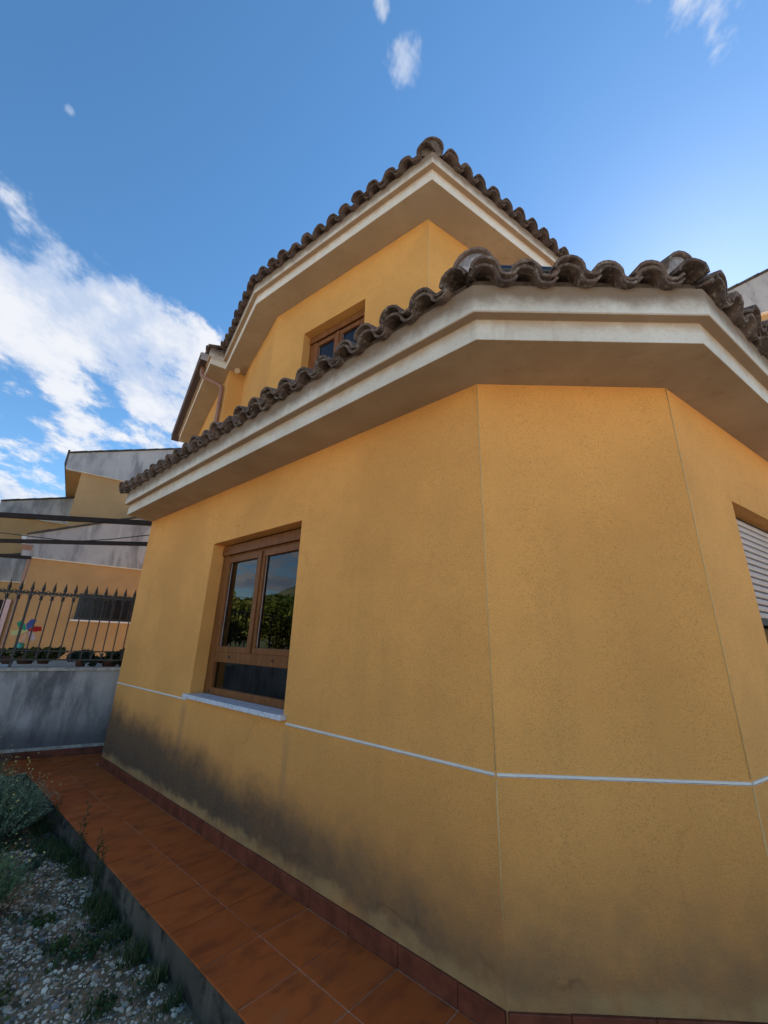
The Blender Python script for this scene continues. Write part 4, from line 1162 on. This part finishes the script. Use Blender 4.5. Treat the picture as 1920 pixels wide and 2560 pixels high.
# gravel: thousands of small stones
random.seed(5)
ICO = None
bm = bmesh.new(); bmesh.ops.create_icosphere(bm, subdivisions=1, radius=1); ICO = ([v.co.copy() for v in bm.verts], [tuple(v.index for v in f.verts) for f in bm.faces]); bm.free()
vs, fs, cols = [], [], []
def inbed(p): return (p - A).dot(NL) > WW + .02
def weedy(x, y): return mnoise.noise(Vector((x * 2.1 + 5, y * 2.1, 0))) + .5 * mnoise.noise(Vector((x * 5, y * 5, 3)))
cnt = 0
while cnt < 21000:
    x = random.uniform(-3.6, -.25); y = random.uniform(.9, 4.6)
    p = Vector((x, y, 0))
    if not inbed(p): continue
    edge = (p - A).dot(NL) - WW
    if random.random() < max(0, .45 - edge * 3.2): continue
    if weedy(x, y) > .25 and random.random() < .7: continue
    s_ = random.choice((.004, .004, .005, .005, .006, .007, .008, .011)) * random.uniform(.8, 1.3)
    if random.random() < .012: s_ *= 2.0
    ax = (random.uniform(.7, 1.4), random.uniform(.7, 1.3), random.uniform(.45, .8)); rz = random.uniform(0, 6.283); cz, sz_ = math.cos(rz), math.sin(rz)
    zz = soil_z(x, y) + s_ * .25; k = len(vs)
    rx_ = random.uniform(-.4, .4)
    for v in ICO[0]:
        q = Vector((v.x * ax[0], v.y * ax[1], v.z * ax[2])) * s_ * random.uniform(.78, 1.15)
        q = Vector((q.x * cz - q.y * sz_, q.x * sz_ + q.y * cz, q.z + q.x * rx_)); vs.append((x + q.x, y + q.y, zz + q.z))
    fs += [tuple(k + i for i in f) for f in ICO[1]]
    r_ = random.random(); b_ = random.uniform(.32, .86)
    cc = (b_, b_ * .84, b_ * .62) if r_ < .7 else (b_ * .78, b_ * .54, b_ * .34) if r_ < .9 else (b_ * .42, b_ * .38, b_ * .36)
    cols += [cc] * len(ICO[0]); cnt += 1
o = bpy.data.objects.new('gravel', tint_mesh('gravel', vs, fs, cols, 'stone_tint')); link(o); tag(o, 'pale gravel scattered over the garden soil', 'gravel', kind='stuff')
# grass and small weeds
vs, fs, cols = [], [], []
cnt = 0
while cnt < 15000:
    if random.random() < .42:
        t = random.uniform(-.3, 4.6); q = A + DL * t + NL * (WW + .012 + abs(random.gauss(0, .055))); fr_ = True
        if mnoise.noise(Vector((t * 3.1, 0, 7))) + .6 * mnoise.noise(Vector((t * 9, 0, 3))) < -.05: continue
    else:
        q = Vector((random.uniform(-3.6, -.3), random.uniform(.9, 4.6), 0)); fr_ = False
        if not inbed(q): continue
        if weedy(q.x, q.y) < .16 and random.random() > .06: continue
    h = random.uniform(.02, .11) * (.6 + .8 * abs(mnoise.noise(Vector((q.x * 4, q.y * 4, 5))))) * random.uniform(.4, 1.2) if fr_ else random.uniform(.012, .06)
    col = random.choice(((.06, .10, .022), (.20, .17, .08), (.08, .115, .03), (.05, .085, .03), (.11, .12, .04), (.075, .11, .06)))
    blade(vs, fs, cols, z_(q, soil_z(q.x, q.y) - .004), h, random.uniform(.005, .04), random.uniform(.0012, .0028), col); cnt += 1
cnt = 0
while cnt < 9500:
    q = Vector((random.uniform(-3.6, -.3), random.uniform(.9, 4.6), 0))
    if not inbed(q) or (weedy(q.x, q.y) < .2 and random.random() > .08): continue
    leaf_cloud(vs, fs, cols, (q.x, q.y, soil_z(q.x, q.y) + .012), 1, (.02, .02, .014), .010, random.choice(((.07, .11, .03), (.09, .13, .045), (.10, .14, .10))), 1.6, .0); cnt += 1
for _ in range(34):
    q = Vector((random.uniform(-2.6, -.5), random.uniform(1.0, 3.6), 0))
    if not inbed(q): continue
    rr_ = random.uniform(.03, .10); cl = random.choice(((.07, .115, .03), (.05, .09, .03), (.09, .13, .09), (.10, .12, .04)))
    for _ in range(int(900 * rr_)):
        a = random.uniform(0, 6.283); s_ = rr_ * math.sqrt(random.random()); x, y = q.x + math.cos(a) * s_, q.y + math.sin(a) * s_
        if inbed(Vector((x, y, 0))): blade(vs, fs, cols, (x, y, soil_z(x, y) - .004), random.uniform(.015, .065), random.uniform(.01, .04), random.uniform(.0015, .0035), cl)
    leaf_cloud(vs, fs, cols, (q.x, q.y, soil_z(q.x, q.y) + .02), int(1100 * rr_), (rr_, rr_, .022), .011, cl, 1.6, 0)
o = bpy.data.objects.new('grass_and_weeds', tint_mesh('grass_and_weeds', vs, fs, cols, 'leaf_tint')); link(o); tag(o, 'low grass and small weeds among the gravel', 'grass', kind='stuff')

# ------------------------------------------------------------------ things behind the railing
def behind(px, py, back):
    """ground-plan point behind the wall at the given pixel column"""
    v = ray(px, py); pl = WB - NW * back; dd = Vector((v.x, v.y, 0)).normalized()
    return isect(Vector((0, 0, 0)), dd, pl, DW)
def pz_at(px, py, q):
    v = ray(px, py); return CAM_Z + v.z / math.hypot(v.x, v.y) * q.length
q0 = behind(60, 1650, .75)
pw = MB().box(z_(WB - NW * .95 - DW * .6, GZ - .2), DW * 6.0, NW * .14, Zv * (pz_at(120, 1652, q0) + .2 - GZ)).build('planter_wall', 'white_paint'); tag(pw, 'low pale parapet just behind the iron railing', 'wall')
q = behind(140, 1640, .66)
cs = MB().box(z_(q, pz_at(140, 1650, q)) - DW * .25, DW * .5, -NW * .02 + NW * .14, Zv * .07)
def pot(px, pyb, pyt, back, rad, label, seed, cols_, fl=None, potted=True):
    random.seed(seed); q = behind(px, pyb, back); zb = pz_at(px, pyb, q); zt = pz_at(px, pyt, q)
    t = thing('potted_plant', label, 'plant', (q.x, q.y, zb), 'plants behind the railing')
    MB().tube([z_(q, zb - .02), z_(q, zb + .05), z_(q, zb + .055), z_(q, zb + .07)], [rad * .35, rad * .45, rad * .5, rad * .5], 14).build('pot', 'terracotta_pot', t)
    vs, fs, cc = [], [], []
    for k in range(9):
        c_ = (q.x + random.uniform(-1, 1) * rad * .95, q.y + random.uniform(-1, 1) * rad * .5, zb + .02 + (zt - zb) * random.uniform(.1, .8))
        leaf_cloud(vs, fs, cc, c_, 110, (rad * .42, rad * .42, (zt - zb) * random.uniform(.18, .36)), .027, random.choice(cols_), 1.4)
    o = bpy.data.objects.new('leaves', tint_mesh('leaves', vs, fs, cc, 'leaf_tint')); link(o, t)
    if fl:
        f_ = MB()
        for k in range(16):
            p_ = z_(q, zb + (zt - zb) * random.uniform(.4, 1)) + Vector((random.uniform(-1, 1), random.uniform(-1, 1), 0)) * rad * .8
            f_.tube([p_, p_ + Zv * .008, p_ + Zv * .016], [.006, .016, .006], 6)
        f_ = f_.build('blossoms', fl, t); f_['kind'] = 'stuff'
    MB().tube([z_(q, zb + .1), z_(q, zt - .06)], .006, 6).build('stem', 'bark', t)
gr = ((.03, .055, .015), (.045, .07, .02), (.07, .08, .02))
pot(18, 1655, 1622, .40, .14, 'small plant with yellow blossoms at the left end behind the railing', 71, ((.16, .14, .03), (.08, .09, .02)), 'flower_yellow')
pot(62, 1655, 1626, .42, .20, 'bushy green plant below the pinwheel behind the railing', 72, gr, 'flower_yellow')
pot(108, 1655, 1620, .40, .15, 'green plant right of the pinwheel with yellowish leaves', 75, ((.06, .08, .02), (.12, .11, .02)))
pot(200, 1664, 1628, .30, .13, 'blue green plant in a terracotta pot in the middle of the railing', 73, ((.025, .05, .03), (.04, .065, .05)))
pot(272, 1664, 1634, .36, .20, 'dark leafy plant behind the railing next to the house corner', 74, ((.022, .04, .014), (.03, .05, .018)))
pot(312, 1664, 1622, .40, .18, 'darkest leafy plant tucked behind the house corner at the railing', 76, ((.02, .036, .014), (.03, .05, .018)))
# pinwheel
q = behind(68, 1575, .52); zc = pz_at(68, 1577, q)
pwl = thing('pinwheel', 'toy pinwheel with coloured petals on a stick behind the railing', 'toy', (q.x, q.y, zc - .3), None)
ctr = z_(q, zc); X_ = -DW; rr = .15
for i, cn in enumerate(('blue', 'green', 'yellow', 'orange', 'pink', 'red')):
    a = R(70 + 60 * i); e = X_ * math.cos(a) + Zv * math.sin(a); s_ = X_ * -math.sin(a) + Zv * math.cos(a)
    vs = [ctr + NW * .01, ctr + e * rr * .45 + s_ * rr * .30 + NW * .03, ctr + e * rr * .95 + s_ * rr * .22 + NW * .035, ctr + e * rr + s_ * -.02 + NW * .008, ctr + e * rr * .55 - s_ * rr * .16]
    b4 = [p - NW * .003 for p in vs]
    MB().add(vs + b4, [(0, 1, 2, 3, 4), (9, 8, 7, 6, 5)] + [(j, j + 5, (j + 1) % 5 + 5, (j + 1) % 5) for j in range(5)]).build('petal', 'foil_' + cn, pwl)
MB().tube([ctr - NW * .02, ctr + NW * .03], .014, 8).build('hub', 'foil_yellow', pwl)
MB().tube([z_(q - NW * .02, zc - .36), z_(q - NW * .02, zc + .02)], .006, 6).build('stick', 'white_paint', pwl)
lv = ctr - Zv * .20 - X_ * .035
MB().add([lv - Zv * .075, lv + X_ * .05 - Zv * .03, lv + X_ * .055 + Zv * .04, lv + Zv * .07, lv - X_ * .05 + Zv * .04, lv - X_ * .052 - Zv * .03, lv + NW * .03], [(0, 1, 6), (1, 2, 6), (2, 3, 6), (3, 4, 6), (4, 5, 6), (5, 0, 6), (5, 4, 3, 2, 1, 0)], 0, True).build('leaf', 'foil_teal', pwl)
